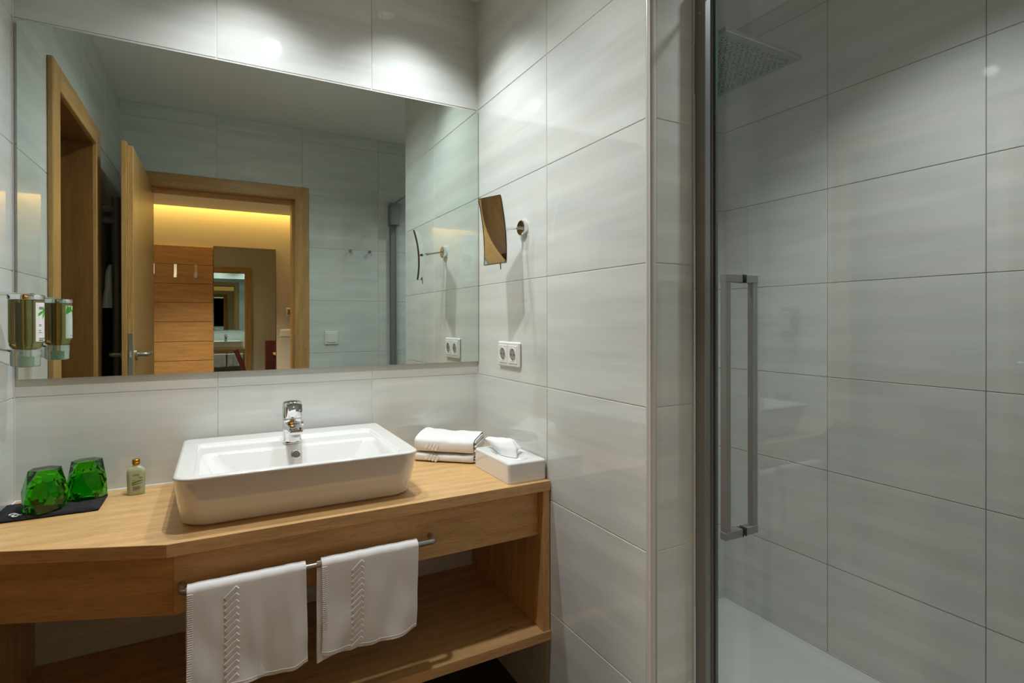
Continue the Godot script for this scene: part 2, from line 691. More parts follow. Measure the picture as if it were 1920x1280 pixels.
func room() -> void:
	var rec := 0.0018
	var ys := courses(0.0, YC)
	# mirror wall
	var w := slab("wall_back", "glossy pale grey tiled wall behind the big mirror and basin", [[Vector3(XL - 0.15, 0, ZB - 0.14), Vector3(XS + 0.15, YC, ZB - rec)]], M.grout)
	tiles(w, Vector3(1, 0, 0), Vector3(0, 0, 1), ZB, [XL, -0.006, 0.4636, XR], ys)
	# partition on the right
	w = slab("wall_right", "glossy pale grey tiled partition carrying the magnifying mirror and sockets", [[Vector3(XR + rec, 0, ZB - rec), Vector3(1.0012, YC, ZE - rec)]], M.grout)
	tiles(w, Vector3(0, 0, 1), Vector3(-1, 0, 0), XR, [ZB, -1.3787, ZE - 0.011], ys)
	tiles(w, Vector3(1, 0, 0), Vector3(0, 0, 1), ZE, [XR + 0.020, 1.0015], ys)
	tiles(w, Vector3(0, 0, 1), Vector3(1, 0, 0), 1.003, [ZS, -1.155, ZE - 0.003], ys)
	var ct := MB.new()
	var arc := [PackedVector3Array(), PackedVector3Array()]
	for k in 9:
		var a := PI / 2.0 * k / 8.0
		var pt := Vector3(XR + 0.0125 - cos(a) * 0.0135, 0, ZE - 0.0125 + sin(a) * 0.0135)
		arc[0].append(pt)
		arc[1].append(pt + Vector3(0, YC, 0))
	arc[0].append(Vector3(XR + 0.0195, 0, ZE + 0.0010))
	arc[1].append(Vector3(XR + 0.0195, YC, ZE + 0.0010))
	arc[0].append(Vector3(XR + 0.0195, 0, ZE - 0.006))
	arc[1].append(Vector3(XR + 0.0195, YC, ZE - 0.006))
	arc[0].append(Vector3(XR + 0.006, 0, ZE - 0.0125))
	arc[1].append(Vector3(XR + 0.006, YC, ZE - 0.0125))
	ct.loft(arc)
	solo("trim_1", ct, M.trim_white, "rounded pale corner strip on the outer edge of the tiled partition", "", Vector3(XR, 0, ZE), "", "structure")
	solo("trim_2", span(Vector3(1.0017, 0.02, ZE - 0.006), Vector3(1.0062, YC, ZE + 0.0015), 0.0006, Vector3(0, 1, 0)), M.trim_white, "thin pale sealing strip between partition tiles and shower frame", "", Vector3(1.004, 0, ZE), "", "structure")
	# left wall with the closed door
	var d0 := -1.44
	var d1 := -0.84
	var dh := 1.962
	w = slab("wall_left", "glossy pale grey tiled wall on the left with the recessed oak door", [
		[Vector3(XL - 0.16, 0, ZB - rec), Vector3(XL - rec, YC, d0 - 0.02)], [Vector3(XL - 0.16, 0, d1 + 0.02), Vector3(XL - rec, YC, ZF - rec)], [Vector3(XL - 0.16, dh + 0.02, d0 - 0.02), Vector3(XL - rec, YC, d1 + 0.02)]], M.grout)
	tiles(w, Vector3(0, 0, 1), Vector3(1, 0, 0), XL, [ZB, -1.465, -1.0, -0.535, ZF], ys, Rect2(d0 - 0.03, 0, d1 - d0 + 0.06, dh + 0.03))
	# wall with the open door, behind the camera
	var o0 := -0.335
	var o1 := 0.416
	w = slab("wall_front", "pale tiled wall with the open oak door, seen in the mirror", [
		[Vector3(-1.45, 0, ZF + rec), Vector3(o0 - 0.02, YC + 0.16, 0.03)], [Vector3(o1 + 0.02, 0, ZF + rec), Vector3(XS + 0.15, YC + 0.16, 0.03)], [Vector3(o0 - 0.02, dh + 0.02, ZF + rec), Vector3(o1 + 0.02, YC + 0.16, 0.03)]], M.hall_paint)
	tiles(w, Vector3(1, 0, 0), Vector3(0, 0, -1), ZF, [XL, -0.012, 0.459, 0.935, 1.41, XS], ys, Rect2(o0 - 0.03, 0, o1 - o0 + 0.06, dh + 0.03))
	# shower walls
	w = slab("wall_shower_right", "long glossy grey tiled wall behind the shower glass", [[Vector3(XS + rec, 0, ZS - 0.1), Vector3(XS + 0.15, YC, ZF + 0.14)]], M.shower_grout)
	tiles(w, Vector3(0, 0, 1), Vector3(-1, 0, 0), XS, [ZS, -1.155, -0.7035, -0.252, ZF], ys)
	w = slab("wall_shower_back", "short tiled end wall of the shower behind the shower head", [[Vector3(1.0, 0, ZS - 0.25), Vector3(XS + 0.01, YC, ZS - rec)]], M.shower_grout)
	tiles(w, Vector3(1, 0, 0), Vector3(0, 0, 1), ZS, [1.003, 1.43, XS], ys)
	# silicone beads in the corners
	for cb in [["trim_3", Vector3(XR, 0, ZB), Vector3(-1, 0, 1), "thin pale corner joint between mirror wall and partition"], ["trim_4", Vector3(XL, 0, ZB), Vector3(1, 0, 1), "thin pale corner joint between mirror wall and left wall"], ["trim_5", Vector3(XS, 0, ZS), Vector3(-1, 0, 1), "thin pale corner joint of the shower walls behind the glass"], ["trim_6", Vector3(XL, 0, ZF), Vector3(1, 0, -1), "thin pale corner joint behind the towel radiator"]]:
		var q: Vector3 = cb[1]
		var e: Vector3 = cb[2]
		var bm := MB.new()
		bm.box(q + Vector3(e.x * 0.0005, YC / 2.0, e.z * 0.0005), Vector3(0.005, YC - 0.002, 0.005), 0.0018, Vector3(0, 1, 0))
		solo(cb[0], bm, M.trim_white, cb[3], "", q, "", "structure")
	# ceiling and floor
	slab("ceiling", "smooth pale plaster ceiling of the bathroom", [[Vector3(XL - 0.16, YC, ZB - 0.14), Vector3(XS + 0.15, YC + 0.15, ZF + 0.02)]], M.plaster)
	w = slab("floor", "dark brown tiled bathroom floor under the vanity", [[Vector3(XL - 0.16, -0.12, ZB - 0.14), Vector3(XS + 0.15, -0.0015, 0.03)]], M.floor_grout)
	var fx := [XL, -0.18, 0.15, 0.48, 0.81, 1.10]
	var fz := [ZB, -1.56, -1.23, -0.90, -0.57, -0.24, 0.03]
	for i in fx.size() - 1:
		for j in fz.size() - 1:
			var mb := MB.new()
			mb.box(Vector3((fx[i] + fx[i + 1]) / 2.0, -0.0045, (fz[j] + fz[j + 1]) / 2.0), Vector3(fx[i + 1] - fx[i] - 0.003, 0.009, fz[j + 1] - fz[j] - 0.003), 0.001)
			part(w, "floor_tile", mb, M.floor_tile)
	# the closed door in the left wall
	var door := thing("door_1", "closed dark oak door set deep in the left wall, seen in the mirror", "", Vector3(XL, 0, (d0 + d1) / 2.0), "", "structure")
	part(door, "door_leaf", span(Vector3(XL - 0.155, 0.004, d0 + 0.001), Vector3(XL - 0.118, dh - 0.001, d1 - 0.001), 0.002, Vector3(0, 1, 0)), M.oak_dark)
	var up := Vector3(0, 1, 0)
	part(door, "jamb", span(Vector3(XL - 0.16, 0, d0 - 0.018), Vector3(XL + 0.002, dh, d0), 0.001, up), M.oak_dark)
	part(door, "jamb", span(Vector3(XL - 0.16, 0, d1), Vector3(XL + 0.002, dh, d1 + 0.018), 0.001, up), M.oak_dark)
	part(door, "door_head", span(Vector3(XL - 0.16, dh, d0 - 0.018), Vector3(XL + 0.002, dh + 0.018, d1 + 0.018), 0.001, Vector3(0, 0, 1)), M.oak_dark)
	part(door, "casing", span(Vector3(XL, 0, d0 - 0.09), Vector3(XL + 0.016, dh + 0.08, d0), 0.0025, up), M.oak_door)
	part(door, "casing", span(Vector3(XL, 0, d1), Vector3(XL + 0.016, dh + 0.08, d1 + 0.09), 0.0025, up), M.oak_door)
	part(door, "casing", span(Vector3(XL, dh, d0), Vector3(XL + 0.016, dh + 0.08, d1), 0.0025, Vector3(0, 0, 1)), M.oak_door)
	# the open door behind the camera
	door = thing("door_2", "oak door standing open into the bathroom with its frame, seen in the mirror", "", Vector3(0.04, 0, ZF), "", "structure")
	for face in [[ZF - 0.012, ZF], [0.03, 0.042]]:
		var z0: float = face[0]
		var z1: float = face[1]
		part(door, "casing", span(Vector3(o0 - 0.08, 0, z0), Vector3(o0, dh + 0.075, z1), 0.002, up), M.oak_door)
		part(door, "casing", span(Vector3(o1, 0, z0), Vector3(o1 + 0.08, dh + 0.075, z1), 0.002, up), M.oak_door)
		part(door, "casing", span(Vector3(o0, dh, z0), Vector3(o1, dh + 0.075, z1), 0.002), M.oak_door)
	part(door, "jamb", span(Vector3(o0 - 0.018, 0, ZF - 0.002), Vector3(o0, dh, 0.032), 0.001, up), M.oak_door)
	part(door, "jamb", span(Vector3(o1, 0, ZF - 0.002), Vector3(o1 + 0.018, dh, 0.032), 0.001, up), M.oak_door)
	part(door, "door_head", span(Vector3(o0 - 0.018, dh, ZF - 0.002), Vector3(o1 + 0.018, dh + 0.018, 0.032), 0.001), M.oak_door)
	part(door, "door_stop", span(Vector3(o1 - 0.014, 0, -0.06), Vector3(o1, dh, 0.03), 0.001, up), M.oak_door)
	part(door, "door_stop", span(Vector3(o0, dh - 0.014, -0.06), Vector3(o1 - 0.014, dh, 0.03), 0.001), M.oak_door)
	part(door, "strike_plate", span(Vector3(o1 - 0.002, 0.95, -0.10), Vector3(o1 + 0.001, 1.12, -0.07), 0.0005), M.steel)
	var leaf := MB.new()
	leaf.uvo = Vector2(0.3, 1.1)
	leaf.box(Vector3(-0.362, 0.993, -0.501), Vector3(0.020, 1.978, 0.742), 0.0015, up)
	leaf.uvo = Vector2(1.3, 0.4)
	leaf.box(Vector3(-0.341, 0.986, -0.494), Vector3(0.022, 1.964, 0.728), 0.0015, up)
	var lf := part(door, "door_leaf", leaf, M.oak_door)
	part(lf, "lock_plate", span(Vector3(-0.349, 0.93, -0.8605), Vector3(-0.333, 1.15, -0.857), 0.0006, up), M.steel)
	part(lf, "latch_bolt", span(Vector3(-0.345, 1.045, -0.869), Vector3(-0.337, 1.075, -0.858), 0.001, up), M.chrome)
	for s in [-1.0, 1.0]:
		var x0: float = -0.330 if s > 0.0 else -0.372
		var hd := MB.new()
		hd.lathe([Vector2(0.0, 0.009), Vector2(0.024, 0.009), Vector2(0.026, 0.007), Vector2(0.026, 0.0)], Vector3(x0, 1.055, -0.80), 24, Vector3(s, 0, 0))
		hd.tube([Vector3(x0, 1.055, -0.80), Vector3(x0 + s * 0.034, 1.055, -0.80), Vector3(x0 + s * 0.044, 1.055, -0.796), Vector3(x0 + s * 0.048, 1.055, -0.785), Vector3(x0 + s * 0.048, 1.055, -0.68)], 0.0095, 14)
		part(lf, "lever_handle", hd, M.steel)


func hall() -> void:
	var zc := 2.85
	var up := Vector3(0, 1, 0)
	slab("wall_hall_back", "warm white plaster wall of the hall under the glowing cove", [[Vector3(-1.45, 0, zc), Vector3(1.75, 2.62, zc + 0.12)]], M.hall_paint)
	slab("wall_hall_left", "plain plaster side wall of the hall on the hook panel side", [[Vector3(-1.45, 0, 0.03), Vector3(-1.33, 2.62, zc)]], M.hall_paint)
	slab("wall_hall_right", "plain plaster side wall of the hall on the desk side", [[Vector3(1.60, 0, 0.03), Vector3(1.75, 2.62, zc)]], M.hall_paint)
	slab("ceiling_hall", "lowered plaster ceiling of the hall with a light slot at its end", [[Vector3(-1.33, 2.375, 0.03), Vector3(1.60, 2.395, 2.73)], [Vector3(-1.33, 2.60, 0.03), Vector3(1.60, 2.70, zc)]], M.plaster)
	slab("floor_hall", "brown hall floor outside the bathroom door", [[Vector3(-1.33, -0.12, 0.03), Vector3(1.60, -0.001, zc)]], M.hall_floor)
	var led := solo("led_strip_light", span(Vector3(-1.30, 2.56, 2.745), Vector3(1.57, 2.572, 2.757), 0.002), M.lamp_warm, "long warm yellow light strip hidden in the hall ceiling slot", "light strip", Vector3(0.1, 2.56, 2.75))
	var al := AreaLight3D.new()
	al.name = "strip_glow"
	led.add_child(al, true)
	al.position = Vector3(0, -0.004, 0.03)
	al.rotation_degrees = Vector3(-90, 0, 0)
	al.area_size = Vector2(2.8, 0.03)
	al.area_normalize_energy = true
	al.light_energy = 2.8
	al.light_color = Color(1.0, 0.80, 0.42)
	al.area_range = 6.0
	al.shadow_enabled = true
	# boarded hook panel
	var hp := thing("hook_panel", "brown oak panel of wide horizontal boards beside the hall mirror", "wall panel", Vector3(-0.65, 0, zc))
	part(hp, "backing", span(Vector3(-1.30, 0.01, zc - 0.010), Vector3(-0.062, 1.985, zc - 0.001)), M.oak_dark)
	var y := 0.0
	var lv := [0.01, 0.205, 0.402, 0.599, 0.796, 0.994, 1.2005, 1.400, 1.5955, 1.793, 1.987]
	for i in lv.size() - 1:
		part(hp, "board", span(Vector3(-1.30, lv[i] + 0.0025, zc - 0.024), Vector3(-0.060, lv[i + 1] - 0.0025, zc - 0.008), 0.001), M.oak_panel)
	var names := ["left", "middle", "right"]
	for i in 3:
		var x: float = [-0.592, -0.398, -0.2175][i]
		var hk := thing("coat_hook", ["bright steel strip hook on the board panel, farthest from the hall mirror", "bright steel strip hook on the board panel, middle of three", "bright steel strip hook on the board panel, closest to the hall mirror"][i], "coat hook", Vector3(x, 1.66, zc - 0.024))
		part(hk, "back_strip", span(Vector3(x - 0.013, 1.655, zc - 0.0285), Vector3(x + 0.013, 1.795, zc - 0.0235), 0.001), M.chrome)
		var j := MB.new()
		j.box(Vector3(x, 1.657, zc - 0.046), Vector3(0.026, 0.005, 0.040), 0.001)
		j.box(Vector3(x, 1.672, zc - 0.066), Vector3(0.026, 0.034, 0.005), 0.001)
		part(hk, "prong", j, M.chrome)
	# tall hall mirror, turned a little towards the hook panel
	var piv := Vector3(0.2485, 1.0, zc - 0.012)
	var tx := Transform3D(Basis(up, deg_to_rad(-0.55)), piv)
	var hm := thing("hall_mirror", "tall frameless hall mirror beside the boarded hook panel", "mirror", Vector3(piv.x, 0, piv.z))
	var gm := MB.new()
	gm.xf = tx
	gm.poly([Vector3(-0.301, -0.98, -0.004), Vector3(0.301, -0.98, -0.004), Vector3(0.301, 1.001, -0.004), Vector3(-0.301, 1.001, -0.004)], Vector3(0, 0, -1))
	part(hm, "mirror_glass", gm, M.silver_mirror)
	var gb := MB.new()
	gb.xf = tx
	gb.box(Vector3(0, 0.0105, 0.0015), Vector3(0.610, 1.989, 0.009), 0.001)
	part(hm, "dark_edge", gb, M.oak_dark)
	# switches right of the mirror
	var sw := thing("thermostat_switch", "square white wall switch with a small red light beside the hall mirror", "switch", Vector3(0.70, 1.31, zc))
	part(sw, "cover_frame", span(Vector3(0.662, 1.265, zc - 0.009), Vector3(0.745, 1.352, zc), 0.003), M.white_plastic)
	part(sw, "rocker", span(Vector3(0.675, 1.278, zc - 0.012), Vector3(0.732, 1.339, zc - 0.008), 0.001), M.grey_plastic)
	part(sw, "indicator", span(Vector3(0.700, 1.288, zc - 0.0132), Vector3(0.710, 1.298, zc - 0.0115), 0.001), M.red_light)
	sw = thing("light_switch", "double white light switch low on the hall wall beside the hall mirror", "switch", Vector3(0.68, 1.07, zc))
	part(sw, "cover_frame", span(Vector3(0.595, 1.030, zc - 0.009), Vector3(0.752, 1.112, zc), 0.003), M.white_plastic)
	part(sw, "rocker", span(Vector3(0.607, 1.042, zc - 0.012), Vector3(0.668, 1.100, zc - 0.008), 0.001), M.white_plastic)
	part(sw, "rocker", span(Vector3(0.679, 1.042, zc - 0.012), Vector3(0.740, 1.100, zc - 0.008), 0.001), M.white_plastic)
	# furniture by the door, seen only in the hall mirror
	var ch := thing("red_chair", "dark red upholstered chair with a raked back, seen in the hall mirror", "chair", Vector3(0.42, 0, 0.55))
	var rows := []
	for i in 9:
		var a := i / 8.0
		var yy := lerpf(0.44, 0.80, a)
		var xx := 0.36 - 0.115 * pow(a, 1.4)
		rows.append(PackedVector3Array([Vector3(xx, yy, 0.34), Vector3(xx - 0.008, yy, 0.45), Vector3(xx - 0.010, yy, 0.55), Vector3(xx - 0.008, yy, 0.65), Vector3(xx, yy, 0.76)]))
	var bk := MB.new()
	bk.sheet(rows, Vector3(1, 0, 0), 0.05)
	part(ch, "backrest", bk, M.red_cloth)
	part(ch, "seat", span(Vector3(0.345, 0.40, 0.34), Vector3(0.80, 0.47, 0.76), 0.02), M.red_cloth)
	for lx in [0.38, 0.76]:
		for lz in [0.38, 0.72]:
			part(ch, "leg", span(Vector3(lx - 0.018, 0, lz - 0.018), Vector3(lx + 0.018, 0.41, lz + 0.018), 0.003, up), M.oak_dark)
	var pnl := thing("upholstered_panel", "dark red upholstered panel standing behind the desk edge", "panel", Vector3(0.95, 0, 1.0))
	part(pnl, "cushion", span(Vector3(0.60, 0.10, 0.97), Vector3(1.30, 0.935, 1.03), 0.012), M.red_cloth)
	part(pnl, "plinth", span(Vector3(0.62, 0.0, 0.975), Vector3(1.28, 0.11, 1.025), 0.002), M.oak_dark)
	var dk := thing("desk", "light oak desk top in front of the dark red panel", "desk", Vector3(1.05, 0, 1.2))
	part(dk, "desk_top", span(Vector3(0.70, 0.735, 1.035), Vector3(1.32, 0.765, 1.45), 0.002), M.oak)
	part(dk, "leg", span(Vector3(1.25, 0, 1.06), Vector3(1.29, 0.735, 1.42), 0.002, up), M.oak)
	part(dk, "leg", span(Vector3(0.86, 0, 1.06), Vector3(0.90, 0.735, 1.42), 0.002, up), M.oak)


# ================================================================ vanity
func vanity() -> void:
	var up := Vector3(0, 1, 0)
	var k := 0.4177
	var zf := -1.3566
	var ct := thing("vanity_countertop", "light oak vanity countertop with an angled left front under the white basin", "countertop", Vector3(0.2, CT - 0.029, -1.62))
	var mb := MB.new()
	mb.uvo = Vector2(0.2, 0.9)
	var lx := XL + 0.001
	mb.prism([Vector2(lx, ZB + 0.001), Vector2(XR - 0.003, ZB + 0.001), Vector2(XR - 0.003, zf), Vector2(-0.1002, zf), Vector2(lx, zf + k * (lx + 0.1002))], CT - 0.029, CT, 0.0008)
	part(ct, "worktop", mb, M.oak)
	var sl := MB.new()
	sl.box(Vector3((lx + XR) / 2.0, CT + 0.0008, ZB + 0.0022), Vector3(XR - lx - 0.002, 0.003, 0.0036), 0.001)
	sl.box(Vector3(lx + 0.0018, CT + 0.0008, (ZB - 1.52) / 2.0), Vector3(0.0036, 0.003, -1.52 - ZB - 0.004), 0.001)
	part(ct, "sealant_bead", sl, M.thread_white, "white sealant line along the tiles")
	var cb := thing("vanity_cabinet", "open oak vanity frame with drawer front, low shelf and steel towel rail", "cabinet", Vector3(0.2, 0, -1.6))
	var za := -1.390
	part(cb, "front_panel", span(Vector3(-0.0902, 0.559, za - 0.02), Vector3(0.8395, CT - 0.0295, za), 0.0008), M.oak)
	var ap := MB.new()
	ap.uvo = Vector2(1.7, 0.2)
	ap.prism([Vector2(-0.0905, za - 0.001), Vector2(-0.0905, za - 0.021), Vector2(lx, za - 0.022 + k * (lx + 0.0905)), Vector2(lx, za + k * (lx + 0.0905))], 0.559, CT - 0.0295, 0.0006)
	part(cb, "angled_panel", ap, M.oak)
	part(cb, "side_panel", span(Vector3(0.8397, 0.2822, ZB + 0.002), Vector3(XR - 0.003, CT - 0.0295, -1.3600), 0.001, up), M.oak)
	part(cb, "side_panel", span(Vector3(lx, 0.2822, ZB + 0.002), Vector3(-0.4345, CT - 0.0295, -1.545), 0.001, up), M.oak)
	var sh := MB.new()
	sh.uvo = Vector2(0.9, 2.1)
	sh.prism([Vector2(lx, ZB + 0.002), Vector2(XR - 0.001, ZB + 0.002), Vector2(XR - 0.001, -1.3562), Vector2(-0.1002, -1.3562), Vector2(lx, -1.3562 + k * (lx + 0.1002))], 0.254, 0.282, 0.0008)
	var shelf := part(cb, "shelf", sh, M.oak)
	var st := MB.new()
	var pts := [Vector3(0.700, 0, -1.412), Vector3(0.716, 0, -1.418), Vector3(0.735, 0, -1.420), Vector3(0.752, 0, -1.424), Vector3(0.768, 0, -1.430), Vector3(0.774, 0, -1.418)]
	for i in pts.size() - 1:
		var a: Vector3 = pts[i] + Vector3(0, 0.2821, 0)
		var b: Vector3 = pts[i + 1] + Vector3(0, 0.2821, 0)
		var s: Vector3 = (b - a).cross(up).normalized() * (0.0016 + 0.0016 * (i % 3))
		st.poly([a - s, b - s, b + s, a + s], up)
	part(shelf, "stain", st, M.stain, "dried brown drip mark")
	# towel rail
	var ry := 0.6235
	var rz := -1.345
	var path := [Vector3(-0.0735, ry, za), Vector3(-0.0735, ry, rz - 0.016)]
	for i in 7:
		var a := PI / 2.0 * i / 6.0
		path.append(Vector3(-0.0735 + 0.014 * (1.0 - cos(a)), ry, rz - 0.014 + 0.014 * sin(a)))
	path.append(Vector3(0.15, ry, rz))
	path.append(Vector3(0.3, ry, rz))
	for i in 7:
		var a := PI / 2.0 * i / 6.0
		path.append(Vector3(0.484 + 0.014 * sin(a), ry, rz - 0.014 + 0.014 * cos(a)))
	path.append(Vector3(0.498, ry, rz - 0.016))
	path.append(Vector3(0.498, ry, za))
	var rl := MB.new()
	rl.tube(path, 0.0072, 20)
	part(cb, "towel_rail", rl, M.steel)


func basin() -> void:
	var t := thing("wash_basin", "white rectangular ceramic basin standing on the oak countertop", "basin", Vector3(0.19, CT, -1.63))
	var mb := MB.new()
	var o := []
	for r in [[-0.074, 0.4605, -1.850, -1.4420, 0.056, CT + 0.0002], [-0.081, 0.4665, -1.850, -1.430, 0.056, CT + 0.008], [-0.088, 0.4715, -1.853, -1.411, 0.053, 0.785], [-0.0925, 0.4745, -1.855, -1.398, 0.048, 0.835], [-0.0945, 0.4755, -1.855, -1.390, 0.046, 0.846], [-0.0935, 0.4748, -1.8545, -1.3895, 0.045, 0.8500], [-0.0905, 0.472, -1.852, -1.3915, 0.043, 0.8527], [-0.0865, 0.468, -1.848, -1.3955, 0.040, 0.8537]]:
		o.append(rr(r[0], r[1], r[2], r[3], r[4], r[5], 6, 0.35))
	mb.loft(o)
	mb.cap(o[0], Vector3(0, -1, 0))
	# flat rim, recess, tap ledge, bowl
	var n := []
	for r in [[-0.0865, 0.468, -1.848, -1.3955, 0.040, 0.8537], [-0.0575, 0.430, -1.770, -1.4070, 0.030, 0.8535], [-0.054, 0.4265, -1.7665, -1.4095, 0.028, 0.8522], [-0.0515, 0.424, -1.764, -1.4115, 0.026, 0.8490], [-0.0495, 0.4215, -1.760, -1.4130, 0.025, 0.8470], [-0.047, 0.4185, -1.755, -1.4145, 0.024, 0.8465]]:
		n.append(rr(r[0], r[1], r[2], r[3], r[4], r[5], 6, 0.35 if r[5] > 0.8536 else 0.7))
	for ring in [[n[0], n[1]], [n[1], n[2], n[3], n[4], n[5]]]:
		var i0 := mb.V.size()
		mb.loft(ring, true)
		if ring.size() == 2:
			for i in range(i0, mb.V.size()):
				mb.N[i] = Vector3(0, 1, 0)
	var b := []
	for r in [[-0.047, 0.4185, -1.755, -1.4145, 0.024, 0.8465], [-0.043, 0.415, -1.668, -1.4155, 0.030, 0.8460], [-0.041, 0.4130, -1.661, -1.4170, 0.032, 0.8440], [-0.037, 0.4090, -1.655, -1.4190, 0.034, 0.8390], [-0.012, 0.384, -1.632, -1.428, 0.045, 0.800], [0.012, 0.360, -1.612, -1.438, 0.050, 0.768], [0.035, 0.337, -1.592, -1.455, 0.050, 0.757], [0.07, 0.30, -1.57, -1.48, 0.040, 0.754]]:
		b.append(rr(r[0], r[1], r[2], r[3], r[4], r[5], 6, 0.7 if r[2] < -1.75 else 1.0))
	var i1 := mb.V.size()
	mb.loft([b[0], b[1]], true)
	for i in range(i1, mb.V.size()):
		mb.N[i] = Vector3(0, 1, 0)
	mb.loft(b.slice(1), true)
	mb.cap(b[-1], Vector3(0, 1, 0))
	# every face of the upper side must look up or inwards
	part(t, "basin_body", mb, M.ceramic)
	var c := Vector3(0.1905, 0.8225, -1.6470)
	var ax := Vector3(0, 0.50, 0.866)
	var ov := MB.new()
	ov.lathe([Vector2(0.0105, 0.0015), Vector2(0.0115, 0.0026), Vector2(0.0132, 0.0018), Vector2(0.0138, -0.004)], c, 28, ax)
	part(t, "overflow_ring", ov, M.chrome)
	var od := MB.new()
	od.lathe([Vector2(0.0, 0.0022), Vector2(0.0108, 0.0016)], c, 28, ax)
	part(t, "overflow_cap", od, M.steel)
	var dr := MB.new()
	dr.lathe([Vector2(0.0, 0.004), Vector2(0.022, 0.0035), Vector2(0.030, 0.001), Vector2(0.030, -0.001)], Vector3(0.186, 0.7545, -1.53), 28)
	part(t, "drain", dr, M.chrome)


func faucet() -> void:
	var c := Vector3(0.187, 0.8465, -1.7065)
	var t := thing("basin_mixer", "small chrome single lever tap on the back ledge of the basin", "tap", c)
	var mb := MB.new()
	var rings := []
	for r in [[0.0275, 0.0265, 0.0], [0.0275, 0.0265, 0.003], [0.0262, 0.0255, 0.008], [0.0256, 0.0250, 0.030], [0.0256, 0.0250, 0.058], [0.0262, 0.0255, 0.066], [0.0262, 0.0255, 0.071]]:
		rings.append(rr(c.x - r[0], c.x + r[0], c.z - r[1], c.z + r[1], 0.0225, c.y + r[2], 7))
	mb.loft(rings)
	mb.cap(rings[-1], Vector3(0, 1, 0))
	mb.cap(rings[0], Vector3(0, -1, 0))
	part(t, "tap_body", mb, M.chrome)
	# spout towards the bowl
	var sp := MB.new()
	var sr := []
	for s in [[0.010, 0.024, 0.018, 0.046], [0.030, 0.0235, 0.0165, 0.047], [0.055, 0.0215, 0.0125, 0.049], [0.085, 0.0195, 0.0095, 0.0485], [0.098, 0.0185, 0.0085, 0.0470], [0.103, 0.016, 0.0065, 0.0465]]:
		var ring := PackedVector3Array()
		for k in 28:
			var a := TAU * k / 28.0
			var q := Vector2(cos(a), sin(a))
			q = Vector2(signf(q.x) * pow(absf(q.x), 0.55), signf(q.y) * pow(absf(q.y), 0.55))
			ring.append(c + Vector3(q.x * s[1], s[3] + q.y * s[2], s[0]))
		sr.append(ring)
	sp.loft(sr)
	sp.cap(sr[-1], Vector3(0, 0, 1))
	part(t, "spout", sp, M.chrome)
	var ae := MB.new()
	ae.lathe([Vector2(0.0115, 0.0), Vector2(0.0115, -0.009), Vector2(0.009, -0.010), Vector2(0.0, -0.010)], c + Vector3(0, 0.0415, 0.088), 20)
	part(t, "aerator", ae, M.steel)
	# lever hood: a rounded cap that tips forward and carries a loop
	var hd := MB.new()
	var hr := []
	for s in [[0.0, 0.0268, 0.0262, 0.0735], [0.0, 0.0272, 0.0266, 0.080], [0.001, 0.0272, 0.0272, 0.104], [0.002, 0.0268, 0.0272, 0.112], [0.003, 0.0250, 0.0258, 0.1178], [0.004, 0.020, 0.021, 0.1212], [0.004, 0.010, 0.010, 0.1228]]:
		hr.append(rr(c.x - s[1], c.x + s[1], c.z + s[0] - s[2], c.z + s[0] + s[2], minf(s[1], s[2]) * 0.88, c.y + s[3], 7))
	hd.loft(hr)
	hd.cap(hr[-1], Vector3(0, 1, 0))
	hd.cap(hr[0], Vector3(0, -1, 0))
	part(t, "lever_cap", hd, M.chrome)
	var lv := MB.new()
	var rows := []
	for i in 8:
		var a := i / 7.0
		var y := c.y + 0.110 + 0.010 * sin(a * PI * 0.8) - 0.012 * a * a
		var z := c.z + 0.012 + 0.075 * a
		var w := 0.0225 - 0.006 * a
		rows.append(PackedVector3Array([Vector3(c.x - w, y - 0.003, z), Vector3(c.x - w * 0.5, y, z), Vector3(c.x, y + 0.001, z), Vector3(c.x + w * 0.5, y, z), Vector3(c.x + w, y - 0.003, z)]))
	lv.sheet(rows, Vector3(0, 1, 0), 0.007)
	part(t, "lever", lv, M.chrome)
	var kn := MB.new()
	kn.tube([c + Vector3(0.024, 0.052, -0.004), c + Vector3(0.031, 0.052, -0.004)], 0.0065, 14)
	part(t, "side_plug", kn, M.chrome)


func wall_mirror() -> void:
	var t := thing("wall_mirror", "large frameless wall mirror above the white basin", "mirror", Vector3(0.2, 1.0487, ZM))
	var x0 := -0.4645
	var x1 := 0.8625
	var y0 := 1.0490
	var y1 := 1.9905
	var g := MB.new()
	g.poly([Vector3(x0, y0, ZM), Vector3(x1, y0, ZM), Vector3(x1, y1, ZM), Vector3(x0, y1, ZM)], Vector3(0, 0, 1))
	part(t, "mirror_glass", g, M.silver_mirror)
	part(t, "backing", span(Vector3(x0 + 0.0004, y0 + 0.0004, ZM - 0.0098), Vector3(x1 - 0.0004, y1 - 0.0004, ZM - 0.0006)), M.mirror_edge)


